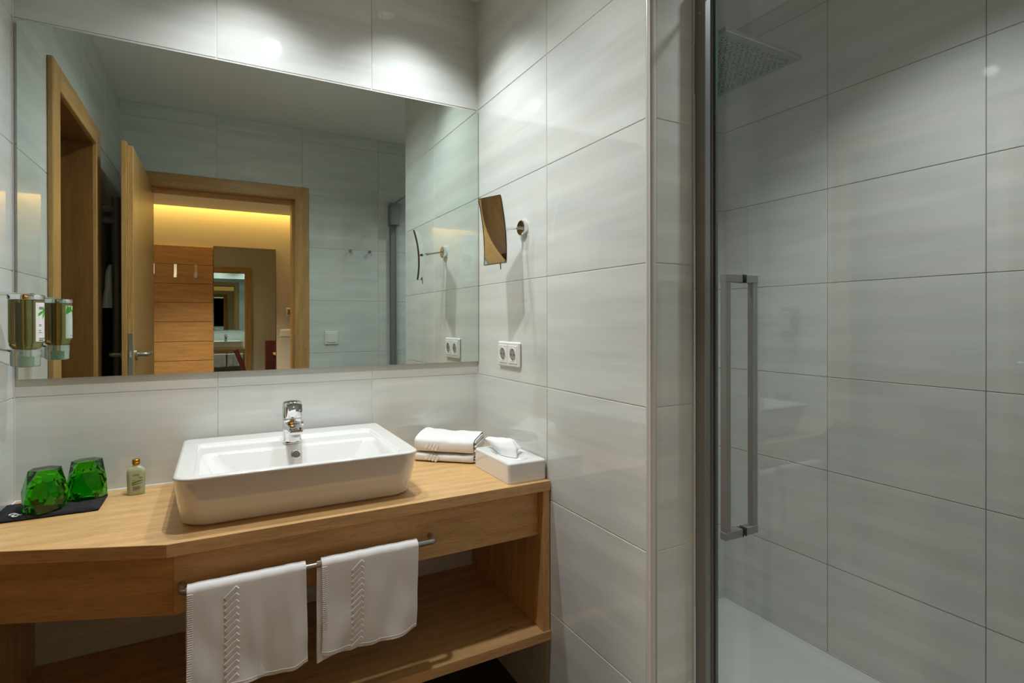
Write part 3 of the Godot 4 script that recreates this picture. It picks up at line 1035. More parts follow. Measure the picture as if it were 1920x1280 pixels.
# ================================================================ hand towels on the rail
func hand_towel(x0: float, x1: float, yb: float, ybl: float, back_x: float, label: String, seed_: int, skew: float) -> void:
	var ry := 0.6235
	var rz := -1.345
	var r := 0.0125
	var t := thing("hand_towel", label, "towel", Vector3((x0 + x1) / 2.0, yb, rz), "white hand towels on the vanity rail")
	var nz := FastNoiseLite.new()
	nz.seed = seed_
	nz.frequency = 9.0
	nz.fractal_octaves = 2
	# front leaf, over the rail, back leaf
	var rows := []
	var nu := 28
	var prof := []
	for i in 22:
		prof.append([0, i / 21.0])
	for i in range(1, 9):
		prof.append([1, i / 8.0])
	for i in range(1, 13):
		prof.append([2, i / 12.0])
	for pr in prof:
		var row := PackedVector3Array()
		for k in nu + 1:
			var a := k / float(nu)
			var low := lerpf(ybl, yb, a) - 0.006 * sin(a * PI) + 0.008 * smoothstep(0.86, 1.0, a)
			var v: Vector3
			var side := lerpf(x0, x1, a)
			if pr[0] == 0:
				var h: float = pr[1]
				var y := lerpf(low, ry, h)
				var sway := (1.0 - h)
				v = Vector3(side + skew * sway * (0.3 + a) + nz.get_noise_2d(y * 1.2, 3.0) * 0.0015 * sway, y, rz + r + 0.014 * sway + nz.get_noise_2d(a * 0.25, y * 0.4) * 0.013 * sway)
			elif pr[0] == 1:
				var g: float = PI * pr[1]
				v = Vector3(side, ry + r * sin(g) + nz.get_noise_2d(a * 0.8, 7.0) * 0.0012, rz + r * cos(g))
			else:
				var h2: float = pr[1]
				v = Vector3(side + back_x * h2, lerpf(ry, ybl - 0.012 + 0.05 * a, h2), rz - r + 0.010 * h2)
			row.append(v)
		rows.append(row)
	var mb := MB.new()
	mb.sheet(rows, Vector3(0, 0, 1), 0.006)
	part(t, "towel_cloth", mb, M.towel)
	# second layer that peeps out on the left and below
	var rows2 := []
	for i in 16:
		var h := i / 15.0
		var row := PackedVector3Array()
		for k in 15:
			var a := k / 14.0
			var low := lerpf(ybl - 0.020, yb + 0.012, a)
			var y := lerpf(low, ry + 0.010, h)
			row.append(Vector3(lerpf(x0 + back_x, x1 - 0.02, a) + skew * (1.0 - h) * (0.5 + a), y, rz + r - 0.0055 - 0.004 * h + 0.012 * (1.0 - h) + nz.get_noise_2d(a * 0.35, y * 0.5) * 0.014 * (1.0 - h)))
		rows2.append(row)
	var m2 := MB.new()
	m2.sheet(rows2, Vector3(0, 0, 1), 0.004)
	part(t, "inner_layer", m2, M.towel)
	# woven herringbone band and whipped edge, raised on the front leaf
	var band := MB.new()
	var n := 15
	for i in n:
		var h := (i + 0.4) / n
		var a0 := 0.30
		var f := func(a: float, hh: float) -> Vector3:
			var fr := clampf(hh, 0.0, 1.0) * 21.0
			var i0 := mini(int(fr), 20)
			var k0 := clampf(a, 0.0, 1.0) * nu
			var j0 := mini(int(k0), nu - 1)
			var u0: Vector3 = (rows[i0][j0] as Vector3).lerp(rows[i0][j0 + 1], k0 - j0)
			var u1: Vector3 = (rows[i0 + 1][j0] as Vector3).lerp(rows[i0 + 1][j0 + 1], k0 - j0)
			return u0.lerp(u1, fr - i0) + Vector3(0, 0, 0.003)
		var p0: Vector3 = f.call(a0, h - 0.02)
		var p1: Vector3 = f.call(a0 + 0.105, h + 0.085)
		if h + 0.085 > 1.02:
			continue
		var d := (p1 - p0).normalized()
		var s := Vector3(-d.y, d.x, 0).normalized() * 0.0050
		var o := Vector3(0, 0, 0.0016)
		var A := p0 - s
		var B := p1 - s
		var C := p1 + s
		var D := p0 + s
		var iA := A + d * 0.0012 + s * 0.2 + o
		var iB := B - d * 0.0012 + s * 0.2 + o
		var iC := C - d * 0.0012 - s * 0.2 + o
		var iD := D + d * 0.0012 - s * 0.2 + o
		band.poly([iA, iB, iC, iD], Vector3(0, 0, 1))
		band.poly([A, B, iB, iA], (Vector3(0, 0, 0.7) - s.normalized()).normalized())
		band.poly([D, C, iC, iD], (Vector3(0, 0, 0.7) + s.normalized()).normalized())
		band.poly([A, D, iD, iA], (Vector3(0, 0, 0.7) - d).normalized())
		band.poly([B, C, iC, iB], (Vector3(0, 0, 0.7) + d).normalized())
	part(t, "woven_band", band, M.towel, "raised slanted weave down the towel")
	var edge := MB.new()
	for i in 44:
		var h := (i + 0.5) / 44.0
		var i0 := mini(int(h * 21.0), 20)
		var v: Vector3 = (rows[i0][0] as Vector3).lerp(rows[i0 + 1][0], h * 21.0 - i0) + Vector3(0.001, 0, 0.0028)
		edge.box(v + Vector3(0.0045, 0, 0.0), Vector3(0.0115, 0.0030, 0.0022), 0.0009)
	part(t, "whipped_edge", edge, M.towel)
	var hem := MB.new()
	var hp := []
	for k in range(0, nu + 1):
		hp.append((rows[0][k] as Vector3).lerp(rows[1][k], 0.75) + Vector3(0, 0, 0.0030))
	hem.tube(hp, 0.0009, 6)
	part(t, "hem_seam", hem, M.towel)


func hand_towels() -> void:
	hand_towel(-0.0625, 0.1755, 0.411, 0.421, -0.002, "white hand towel on the left half of the steel vanity rail", 31, 0.001)
	hand_towel(0.2105, 0.4465, 0.420, 0.425, -0.010, "white hand towel on the right half of the steel vanity rail, inner layer peeping out", 57, -0.007)


# ================================================================ things on the counter
func tumbler(at: Vector3, turn: float, R: float, H: float, label: String) -> void:
	var t := thing("green_tumbler", label, "tumbler", at, "faceted green glass tumblers on the black towel")
	var mb := MB.new()
	mb.xf = Transform3D(Basis(Vector3(0, 1, 0), turn), at)
	var n := 6
	var top := []
	var mid := []
	var low := []
	for k in n:
		var a := TAU * k / n
		var b := TAU * (k + 0.5) / n
		top.append(Vector3(cos(a) * R * 0.68, H, sin(a) * R * 0.64))
		mid.append(Vector3(cos(b) * R, H * 0.46, sin(b) * R))
		low.append(Vector3(cos(a) * R * 0.90, 0.0, sin(a) * R * 0.90))
	var cen := Vector3(0, H * 0.45, 0)
	var face := func(pts: Array) -> void:
		var nn: Vector3 = (pts[1] - pts[0]).cross(pts[2] - pts[0]).normalized()
		if nn.dot((pts[0] + pts[1] + pts[2]) / 3.0 - cen) < 0.0:
			nn = -nn
		mb.poly(pts, nn)
	mb.poly(top, Vector3(0, 1, 0))
	for k in n:
		var k1 := (k + 1) % n
		face.call([top[k], top[k1], mid[k]])
		face.call([top[k1], mid[k], mid[k1]])
		face.call([low[k], low[k1], mid[k]])
		face.call([low[k1], mid[k], mid[k1]])
	# hollow: a fluted dome, open below
	var prof := [Vector2(R * 0.66, 0.0), Vector2(R * 0.71, H * 0.22), Vector2(R * 0.70, H * 0.40), Vector2(R * 0.60, H * 0.57), Vector2(R * 0.40, H * 0.69), Vector2(R * 0.18, H * 0.745), Vector2(0.0, H * 0.755)]
	mb.lathe(prof, Vector3.ZERO, 12, Vector3(0, 1, 0), true, true)
	for i in range(mb.V.size()):
		pass
	for k in n:
		var k1 := (k + 1) % n
		var a := TAU * k / n
		var b := TAU * (k + 1) / n
		var ia := Vector3(cos(a), 0, sin(a)) * R * 0.66
		var im := Vector3(cos((a + b) / 2.0), 0, sin((a + b) / 2.0)) * R * 0.66
		var ib := Vector3(cos(b), 0, sin(b)) * R * 0.66
		mb.poly([low[k], ia, im], Vector3(0, -1, 0))
		mb.poly([low[k], im, ib, low[k1]], Vector3(0, -1, 0))
	part(t, "glass", mb, M.green_glass)


func counter_things() -> void:
	# folded black towel under the tumblers
	var t := thing("black_hand_towel", "folded black towel with a white embroidered letter under the green tumblers", "towel", Vector3(-0.37, CT, -1.74))
	var nz := FastNoiseLite.new()
	nz.seed = 77
	nz.frequency = 14.0
	var fz := FastNoiseLite.new()
	fz.seed = 5
	fz.frequency = 170.0
	for layer in 2:
		var x1 := -0.268 if layer == 0 else -0.272
		var rows := []
		for i in 45:
			var a := i / 44.0
			var row := PackedVector3Array()
			for k in 73:
				var b := k / 72.0
				var x := lerpf(XL + 0.004, x1, b)
				var z := lerpf(-1.815, -1.6845, a) + nz.get_noise_2d(x, 2.0) * 0.002
				var y := CT + (0.0032 if layer == 0 else 0.0085) + (0.0018 * nz.get_noise_2d(x * 2.0, z * 2.0) + 0.0016 * fz.get_noise_2d(x, z) if layer == 1 else 0.0)
				if layer == 1:
					var e := minf(minf(a, 1.0 - a) * 9.0, (1.0 - b) * 14.0)
					y -= 0.0065 * pow(1.0 - clampf(e, 0.0, 1.0), 2.0)
				row.append(Vector3(x, y, z))
			rows.append(row)
		var mb := MB.new()
		mb.sheet(rows, Vector3(0, 1, 0), 0.0062 if layer == 0 else 0.0060)
		part(t, "towel_layer", mb, M.black_towel)
	var tm := TextMesh.new()
	tm.text = "a"
	var f := SystemFont.new()
	f.font_names = PackedStringArray(["Droid Serif"])
	f.font_italic = true
	tm.font = f
	tm.font_size = 64
	tm.pixel_size = 0.00062
	tm.depth = 0.0015
	var lt := MeshInstance3D.new()
	lt.name = "embroidered_letter"
	lt.mesh = tm
	lt.set_surface_override_material(0, M.thread_white)
	t.add_child(lt, true)
	lt.transform = Transform3D(Basis(Vector3(0, 1, 0), deg_to_rad(48)) * Basis(Vector3(1, 0, 0), deg_to_rad(-82)), Vector3(-0.4335, CT + 0.0128, -1.7010) - t.position)
	tumbler(Vector3(-0.380, CT + 0.0112, -1.7220), 0.42, 0.0472, 0.100, "green faceted glass tumbler upside down on the towel, nearer the left wall")
	tumbler(Vector3(-0.3085, CT + 0.0112, -1.7890), 0.15, 0.0478, 0.0975, "green faceted glass tumbler upside down on the towel, nearer the lotion bottle")
	# lotion bottle
	var c := Vector3(-0.2025, CT, -1.797)
	var bt := thing("lotion_bottle", "small pale green lotion bottle with a gold cap beside the tumblers", "bottle", c)
	var mb2 := MB.new()
	var rings := []
	for r in [[0.0185, 0.0105, 0.0003], [0.0200, 0.0120, 0.002], [0.0203, 0.0123, 0.008], [0.0215, 0.0128, 0.045], [0.0218, 0.0128, 0.058], [0.0208, 0.0122, 0.066], [0.0175, 0.0110, 0.0715], [0.0120, 0.0090, 0.0755], [0.0082, 0.0080, 0.0778], [0.0076, 0.0076, 0.0795]]:
		rings.append(rr(c.x - r[0], c.x + r[0], c.z - r[1], c.z + r[1], minf(r[0], r[1]) * 0.92, c.y + r[2], 6))
	mb2.loft(rings)
	mb2.cap(rings[0], Vector3(0, -1, 0))
	mb2.cap(rings[-1], Vector3(0, 1, 0))
	part(bt, "bottle_body", mb2, M.lotion)
	var nk := MB.new()
	nk.lathe([Vector2(0.0072, 0.078), Vector2(0.0072, 0.085)], c, 20)
	part(bt, "neck", nk, M.lotion)
	var cp := MB.new()
	cp.lathe([Vector2(0.0086, 0.0830), Vector2(0.0092, 0.0840), Vector2(0.0092, 0.0875), Vector2(0.0086, 0.0882), Vector2(0.0092, 0.0890), Vector2(0.0092, 0.0945), Vector2(0.0084, 0.0955), Vector2(0.0, 0.0957)], c, 24)
	part(bt, "screw_cap", cp, M.gold, "ribbed gold cap")
	var pr := MB.new()
	var zf := c.z + 0.01305
	for s in [[-0.008, 0.0335, 0.016, 0.0395, 0.0016], [-0.008, 0.0285, 0.017, 0.0335, 0.0013], [-0.007, 0.0415, 0.004, 0.0385, 0.0007], [0.004, 0.0385, 0.016, 0.0405, 0.0006]]:
		var a := Vector3(c.x + s[0], c.y + s[1], zf)
		var b := Vector3(c.x + s[2], c.y + s[3], zf)
		var d := (b - a).normalized()
		var w: Vector3 = Vector3(-d.y, d.x, 0) * s[4]
		pr.poly([a - w, b - w * 0.2, b + w * 0.2, a + w], Vector3(0, 0, 1))
	part(bt, "printed_leaves", pr, M.print_olive, "crossed olive leaf strokes")
	var tx := MB.new()
	for l in [[-0.005, 0.0565, 0.011], [-0.005, 0.0535, 0.014], [0.006, 0.0475, 0.009], [-0.006, 0.0235, 0.014], [-0.006, 0.0205, 0.019], [-0.006, 0.0175, 0.013], [-0.006, 0.0145, 0.009]]:
		var x: float = c.x + l[0]
		while x < c.x + l[0] + l[2]:
			var wd := 0.0008 + rng.randf() * 0.0012
			tx.box(Vector3(x + wd / 2.0, c.y + l[1], zf - 0.0002), Vector3(wd, 0.0014, 0.0006))
			x += wd + 0.0005
	part(bt, "printed_text", tx, M.print_grey, "rows of tiny grey print", "stuff")
	# folded towels
	folded_towel(0.0, 0.030, "lower white folded towel of the pair behind the tissue box", 0.0, 3)
	folded_towel(0.0302, 0.047, "upper white folded towel of the pair behind the tissue box", 0.012, 9)
	tissue_box()


func folded_towel(y0: float, th: float, label: String, lean: float, seed_: int) -> void:
	var o := Vector3(0.7335, CT + y0, -1.6285)
	var a := Vector3(-0.755, 0, -0.656)
	var b := Vector3(0.656, 0, -0.755)
	var L := 0.208
	var W := 0.132
	var t := thing("folded_towel", label, "towel", o + (a * L + b * W) / 2.0, "white folded towels stacked beside the basin")
	var nz := FastNoiseLite.new()
	nz.seed = seed_
	nz.frequency = 12.0
	nz.fractal_octaves = 2
	# outer skin: profile across b, from top back over the front fold to bottom back
	var rows := []
	var nl := 26
	for i in nl + 1:
		var u := i / float(nl)
		var ring := PackedVector3Array()
		var h := th + lean * u * 0.6
		for k in 40:
			var g := TAU * k / 40.0
			var q := Vector2(cos(g), sin(g))
			q = Vector2(signf(q.x) * pow(absf(q.x), 0.42), signf(q.y) * pow(absf(q.y), 0.55))
			var v := (q.x + 1.0) / 2.0
			var hh := h + lean * v
			var shrink := 1.0
			if i == 0 or i == nl:
				shrink = 0.93
			var x := o + a * (L * u) + b * (W * (0.5 + (v - 0.5) * shrink))
			x.y = CT + y0 + hh * 0.5 * (1.0 + q.y * shrink) + 0.0006
			var wob := nz.get_noise_3d(x.x, x.y * 1.5, x.z) * 0.004
			x += (b * q.x * 0.6) * wob
			if q.y > 0.0:
				x.y += wob * 0.9 - 0.003 * sin(u * PI) * q.y
			ring.append(x)
		rows.append(ring)
	var mb := MB.new()
	mb.loft(rows)
	part(t, "towel_cloth", mb, M.towel)
	# folded layers showing at the open end
	for e in [0, 1]:
		var nlay := 3
		for l in nlay:
			var lay := MB.new()
			var u0: float = -0.004 - 0.003 * (l % 2) if e == 0 else L - 0.004
			var u1: float = 0.006 if e == 0 else L + 0.003
			var y := CT + y0 + th * (0.22 + 0.28 * l)
			var pts0 := PackedVector3Array()
			var pts1 := PackedVector3Array()
			for k in 20:
				var g := TAU * k / 20.0
				var q := Vector2(signf(cos(g)) * pow(absf(cos(g)), 0.4), sin(g))
				var w := W * (0.44 - 0.03 * l)
				var base := o + b * (W * 0.52 + q.x * w)
				var yy := y + q.y * th * 0.125 + lean * (0.5 + q.x * 0.45) * (0.2 + 0.28 * l)
				pts0.append(Vector3(base.x + a.x * u0, yy, base.z + a.z * u0))
				pts1.append(Vector3(base.x + a.x * u1, yy, base.z + a.z * u1))
			lay.loft([pts0, pts1])
			lay.cap(pts0 if e == 0 else pts1, -a if e == 0 else a)
			part(t, "inner_fold", lay, M.towel)
	# slanted weave near the basin side of the front fold
	var bd := MB.new()
	for i in 4:
		var u := 0.125 + 0.011 * i
		var ctr := o + a * u - b * 0.0012
		ctr.y = CT + y0 + th * 0.42 + 0.002 * i
		var dirv := (-a * 0.6 + Vector3(0, 0.8, 0)).normalized()
		var sv := dirv.cross(-b).normalized()
		var p0 := ctr - dirv * 0.011
		var p1 := ctr + dirv * 0.011
		var of := -b * 0.0016
		bd.poly([p0 - sv * 0.003 + of, p1 - sv * 0.003 + of, p1 + sv * 0.003 + of, p0 + sv * 0.003 + of], -b)
		bd.poly([p0 - sv * 0.0045, p1 - sv * 0.0045, p1 - sv * 0.003 + of, p0 - sv * 0.003 + of], (-b - sv).normalized())
		bd.poly([p0 + sv * 0.0045, p1 + sv * 0.0045, p1 + sv * 0.003 + of, p0 + sv * 0.003 + of], (-b + sv).normalized())
	part(t, "woven_band", bd, M.towel)


func tissue_box() -> void:
	var x0 := 0.7320
	var x1 := 0.8615
	var z0 := -1.6135
	var z1 := -1.3755
	var y1 := 0.7880
	var t := thing("tissue_box", "white rectangular tissue box cover on the right end of the countertop", "tissue box", Vector3((x0 + x1) / 2.0, CT, (z0 + z1) / 2.0))
	var mb := MB.new()
	var o := []
	for r in [[0.0010, 0.0102, CT + 0.0003], [0.0, 0.0105, CT + 0.003], [0.0, 0.0105, y1 - 0.006], [0.0012, 0.010, y1 - 0.0025], [0.004, 0.009, y1 - 0.0004], [0.0065, 0.008, y1]]:
		o.append(rr(x0 + r[0], x1 - r[0], z0 + r[0], z1 - r[0], r[1], r[2]))
	mb.loft(o)
	mb.cap(o[0], Vector3(0, -1, 0))
	var cx := (x0 + x1) / 2.0
	var cz := (z0 + z1) / 2.0
	var top := []
	top.append(o[-1])
	for s in [[0.046, 0.098, 0.0], [0.042, 0.091, -0.0012], [0.036, 0.082, -0.005], [0.030, 0.074, -0.0095], [0.024, 0.068, -0.012]]:
		var ring := PackedVector3Array()
		for i in 4:
			for k in 7:
				var g := PI / 2.0 * (i + k / 6.0)
				ring.append(Vector3(cx + cos(g) * s[0], y1 + s[2], cz + sin(g) * s[1]))
		top.append(ring)
	var i0 := mb.V.size()
	mb.loft([top[0], top[1]], true)
	for i in range(i0, mb.V.size()):
		mb.N[i] = Vector3(0, 1, 0)
	mb.loft(top.slice(1), true)
	part(t, "box_cover", mb, M.ceramic)
	var sl := MB.new()
	sl.cap(top[-1], Vector3(0, 1, 0))
	part(t, "paper_inside", sl, M.tissue)
	# the tissue that stands up from the slot
	var ts := thing("paper_tissue", "crumpled white paper tissue sticking up from the tissue box", "tissue", Vector3(cx, y1, cz))
	var base := [Vector3(cx - 0.014, y1 - 0.008, cz - 0.050), Vector3(cx - 0.016, y1 - 0.010, cz - 0.020), Vector3(cx - 0.006, y1 - 0.010, cz + 0.012), Vector3(cx + 0.008, y1 - 0.010, cz + 0.034), Vector3(cx + 0.018, y1 - 0.009, cz + 0.022), Vector3(cx + 0.022, y1 - 0.009, cz + 0.004)]
	var midl := [Vector3(cx - 0.026, y1 + 0.012, cz - 0.075), Vector3(cx - 0.022, y1 + 0.014, cz - 0.030), Vector3(cx - 0.004, y1 + 0.014, cz + 0.006), Vector3(cx + 0.012, y1 + 0.018, cz + 0.024), Vector3(cx + 0.020, y1 + 0.016, cz + 0.010), Vector3(cx + 0.028, y1 + 0.010, cz + 0.012)]
	var high := [Vector3(cx - 0.036, y1 + 0.030, cz - 0.098), Vector3(cx - 0.020, y1 + 0.027, cz - 0.050), Vector3(cx + 0.000, y1 + 0.033, cz - 0.012), Vector3(cx + 0.010, y1 + 0.038, cz - 0.004), Vector3(cx + 0.020, y1 + 0.036, cz - 0.006), Vector3(cx + 0.034, y1 + 0.016, cz + 0.016)]
	var tip := [Vector3(cx - 0.022, y1 + 0.033, cz - 0.104), Vector3(cx - 0.002, y1 + 0.035, cz - 0.072), Vector3(cx + 0.014, y1 + 0.037, cz - 0.040), Vector3(cx + 0.018, y1 + 0.039, cz - 0.020), Vector3(cx + 0.026, y1 + 0.034, cz - 0.010), Vector3(cx + 0.038, y1 + 0.014, cz + 0.010)]
	var rows := []
	for ln in [base, midl, high, tip]:
		rows.append(PackedVector3Array(ln))
	var fine := []
	for i in 13:
		var fr := i / 12.0 * 3.0
		var r0 := mini(int(fr), 2)
		var row := PackedVector3Array()
		for k in 26:
			var fk := k / 25.0 * 5.0
			var k0 := mini(int(fk), 4)
			var e := fk - k0
			e = e * e * (3.0 - 2.0 * e) * 0.6 + e * 0.4
			var va: Vector3 = (rows[r0][k0] as Vector3).lerp(rows[r0][k0 + 1], e)
			var vb: Vector3 = (rows[r0 + 1][k0] as Vector3).lerp(rows[r0 + 1][k0 + 1], e)
			var v := va.lerp(vb, fr - r0)
			v += Vector3(0.0010, 0.0002, -0.0006) * sin(k * 1.1 + i * 0.5) * (i / 12.0)
			row.append(v)
		fine.append(row)
	var tm := MB.new()
	tm.sheet(fine, Vector3(-0.6, 0.4, 0.6), 0.0007)
	part(ts, "tissue_sheet", tm, M.tissue)


# ================================================================ soap dispenser on the left wall
func dispenser() -> void:
	var c := Vector3(-0.413, 0, -1.717)
	var t := thing("soap_dispenser", "smoky soap dispenser bottle in a chrome bracket on the left wall", "soap dispenser", Vector3(c.x, 1.09, c.z))
	var mb := MB.new()
	mb.lathe([Vector2(0.0, 1.1335), Vector2(0.020, 1.1335), Vector2(0.027, 1.1365), Vector2(0.0312, 1.143), Vector2(0.0322, 1.152), Vector2(0.0330, 1.153), Vector2(0.0332, 1.254), Vector2(0.0, 1.254)], c, 40)
	part(t, "bottle", mb, M.smoky_bottle)
	var cap := MB.new()
	cap.lathe([Vector2(0.0335, 1.2535), Vector2(0.0348, 1.2545), Vector2(0.0350, 1.263), Vector2(0.0335, 1.266), Vector2(0.026, 1.2672), Vector2(0.024, 1.2655), Vector2(0.0, 1.2655)], c, 40)
	part(t, "chrome_cap", cap, M.chrome)
	var pu := MB.new()
	pu.lathe([Vector2(0.0, 1.0915), Vector2(0.0245, 1.0915), Vector2(0.0262, 1.093), Vector2(0.0268, 1.118), Vector2(0.0280, 1.120), Vector2(0.0275, 1.122), Vector2(0.0282, 1.124), Vector2(0.0275, 1.126), Vector2(0.0282, 1.128), Vector2(0.0270, 1.1330), Vector2(0.0, 1.1330)], c, 36)
	part(t, "clear_pump", pu, M.clear_plastic)
	var pin := MB.new()
	pin.lathe([Vector2(0.0, 1.093), Vector2(0.0105, 1.093), Vector2(0.0105, 1.1165), Vector2(0.0, 1.1165)], c, 20)
	part(t, "pump_core", pin, M.pump_green)
	# label, wrapped on the side away from the wall
	var lb := MB.new()
	var rg := []
	for y in [1.153, 1.247]:
		var row := PackedVector3Array()
		for k in 17:
			var a := deg_to_rad(-46.0 + 92.0 * k / 16.0)
			row.append(c + Vector3(cos(a) * 0.0337, y, sin(a) * 0.0337))
		rg.append(row)
	lb.loft(rg, false, false)
	for i in lb.N.size():
		lb.N[i] = Vector3(lb.V[i].x - c.x, 0, lb.V[i].z - c.z).normalized()
	var lab := part(t, "paper_label", lb, M.label_paper)
	var wrap := func(items: Array, m: Material, called: String, note: String) -> void:
		var g := MB.new()
		for it in items:
			var n := maxi(2, int(absf(it[1] - it[0]) / 6.0) + 1)
			for k in n:
				var a0 := deg_to_rad(lerpf(it[0], it[1], k / float(n)))
				var a1 := deg_to_rad(lerpf(it[0], it[1], (k + 1) / float(n)))
				var r := 0.03395
				var ya0: float = lerpf(it[2], it[4], k / float(n))
				var ya1: float = lerpf(it[2], it[4], (k + 1) / float(n))
				var h: float = it[3]
				var nn := Vector3(cos((a0 + a1) / 2.0), 0, sin((a0 + a1) / 2.0))
				g.poly([c + Vector3(cos(a0) * r, ya0, sin(a0) * r), c + Vector3(cos(a1) * r, ya1, sin(a1) * r), c + Vector3(cos(a1) * r, ya1 + h, sin(a1) * r), c + Vector3(cos(a0) * r, ya0 + h, sin(a0) * r)], nn)
		part(lab, called, g, m, note, "stuff" if called == "printed_marks" else "")
	wrap.call([[-40.0, 36.0, 1.240, 0.007, 1.214], [-44.0, -12.0, 1.222, 0.016, 1.232], [-2.0, 14.0, 1.219, 0.012, 1.206]], M.print_green, "green_swoosh", "green leaf band")
	wrap.call([[30.0, 33.0, 1.230, 0.007, 1.230], [22.0, 27.0, 1.230, 0.007, 1.230], [14.0, 19.0, 1.230, 0.007, 1.230], [6.0, 11.0, 1.230, 0.007, 1.230], [24.0, 28.0, 1.222, 0.003, 1.222], [8.0, 34.0, 1.155, 0.002, 1.155], [-20.0, 34.0, 1.1595, 0.0015, 1.1595], [20.0, 34.0, 1.190, 0.0012, 1.190], [22.0, 34.0, 1.193, 0.0012, 1.193], [18.0, 34.0, 1.174, 0.0012, 1.174], [24.0, 34.0, 1.179, 0.0012, 1.179]], M.print_dark, "printed_marks", "small dark print")
	# bracket: plate on the wall and two bands
	var br := thing("dispenser_bracket", "curved chrome wall bracket holding the smoky soap dispenser", "bracket", Vector3(XL, 1.18, c.z))
	part(br, "wall_plate", span(Vector3(XL, 1.100, c.z - 0.022), Vector3(XL + 0.006, 1.272, c.z + 0.022), 0.002, Vector3(0, 1, 0)), M.chrome)
	for band in [[1.2665, 1.2700, 1.2690, 1.2725, 0.020], [1.118, 1.0975, 1.144, 1.1325, 0.026]]:
		var b2 := MB.new()
		var ra := []
		for i in 11:
			var u := i / 10.0
			var x := lerpf(XL + 0.004, c.x + (0.012 if band[4] < 0.023 else -0.024), u)
			var lo := lerpf(band[0], band[1], u)
			var hi := lerpf(band[2], band[3], u)
			if band[4] > 0.023:
				lo = lerpf(1.116, 1.0935, pow(u, 0.75))
				hi = lerpf(1.146, 1.1325, pow(u, 0.6))
			else:
				lo = lerpf(1.262, 1.2668, u)
				hi = lerpf(1.2725, 1.2700, u)
			var hw: float = lerpf(0.020, band[4], u)
			var ring := PackedVector3Array()
			for k in 20:
				var g := TAU * k / 20.0
				var q := Vector2(signf(cos(g)) * pow(absf(cos(g)), 0.5), signf(sin(g)) * pow(absf(sin(g)), 0.5))
				ring.append(Vector3(x, (lo + hi) / 2.0 + q.y * (hi - lo) / 2.0, c.z + q.x * hw))
			ra.append(ring)
		b2.loft(ra)
		b2.cap(ra[-1], Vector3(1, 0, 0))
		part(br, "chrome_arm", b2, M.chrome)


# ================================================================ magnifying mirror
func magnifier() -> void:
	var t := thing("magnifying_mirror", "curved chrome magnifying mirror on a short arm on the tiled partition", "mirror", Vector3(XR, 1.50, -1.516))
	var c := Vector3(0.7495, 1.4815, -1.5065)
	var h := Vector3(0.0435, 0.0050, 0.0650).normalized()
	var n := Vector3(-0.831, -0.06, 0.556).normalized()
	n = (n - h * n.dot(h)).normalized()
	var v := n.cross(h).normalized()
	if v.y < 0.0:
		v = -v
	var hw := 0.0395
	var hh := 0.1035
	var pt := func(s: float, u: float, off: float) -> Vector3:
		return c + h * (s * hw) + v * (u * hh) + n * (off - 0.013 * (1.0 - u * u) + 0.004)
	var fr := []
	for i in 25:
		var u := -1.0 + 2.0 * i / 24.0
		var row := PackedVector3Array()
		for k in 5:
			row.append(pt.call(-1.0 + k / 2.0, u, 0.0))
		fr.append(row)
	var body := MB.new()
	body.sheet(fr, n, 0.006)
	part(t, "frame", body, M.chrome)
	var face := []
	for i in 33:
		var u := (-1.0 + 2.0 * i / 32.0) * 0.972
		var row := PackedVector3Array()
		for k in 5:
			row.append(pt.call((-1.0 + k / 2.0) * 0.94, u, 0.0036))
		face.append(row)
	var fm := MB.new()
	fm.sheet(face, n)
	part(t, "mirror_face", fm, M.silver_mirror)
	var rim := MB.new()
	var loop := []
	for i in 25:
		loop.append(pt.call(-1.0, -1.0 + 2.0 * i / 24.0, 0.003))
	for i in 25:
		loop.append(pt.call(1.0, 1.0 - 2.0 * i / 24.0, 0.003))
	loop.append(loop[0])
	rim.tube(loop, 0.0013, 6, false)
	part(t, "dark_rim", rim, M.mirror_edge)
	var rod := MB.new()
	var rb: Vector3 = pt.call(0.35, -1.0, -0.006)
	rod.tube([rb + v * 0.01, rb - v * 0.018], 0.0022, 10)
	part(t, "tilt_rod", rod, M.steel)
	var ros := MB.new()
	ros.lathe([Vector2(0.0, 0.016), Vector2(0.0225, 0.016), Vector2(0.0245, 0.014), Vector2(0.0245, 0.0)], Vector3(XR, 1.4995, -1.5135), 32, Vector3(-1, 0, 0))
	part(t, "rosette", ros, M.chrome)
	var arm := MB.new()
	var e := Vector3(0.782, 1.487, -1.4965)
	arm.tube([Vector3(0.851, 1.4995, -1.5135), e], 0.0042, 12)
	arm.tube([e + Vector3(0.012, 0.002, -0.003), e - Vector3(0.004, 0.0008, -0.001)], 0.0068, 14)
	arm.tube([e, c - n * 0.016], 0.004, 10)
	part(t, "arm", arm, M.chrome)


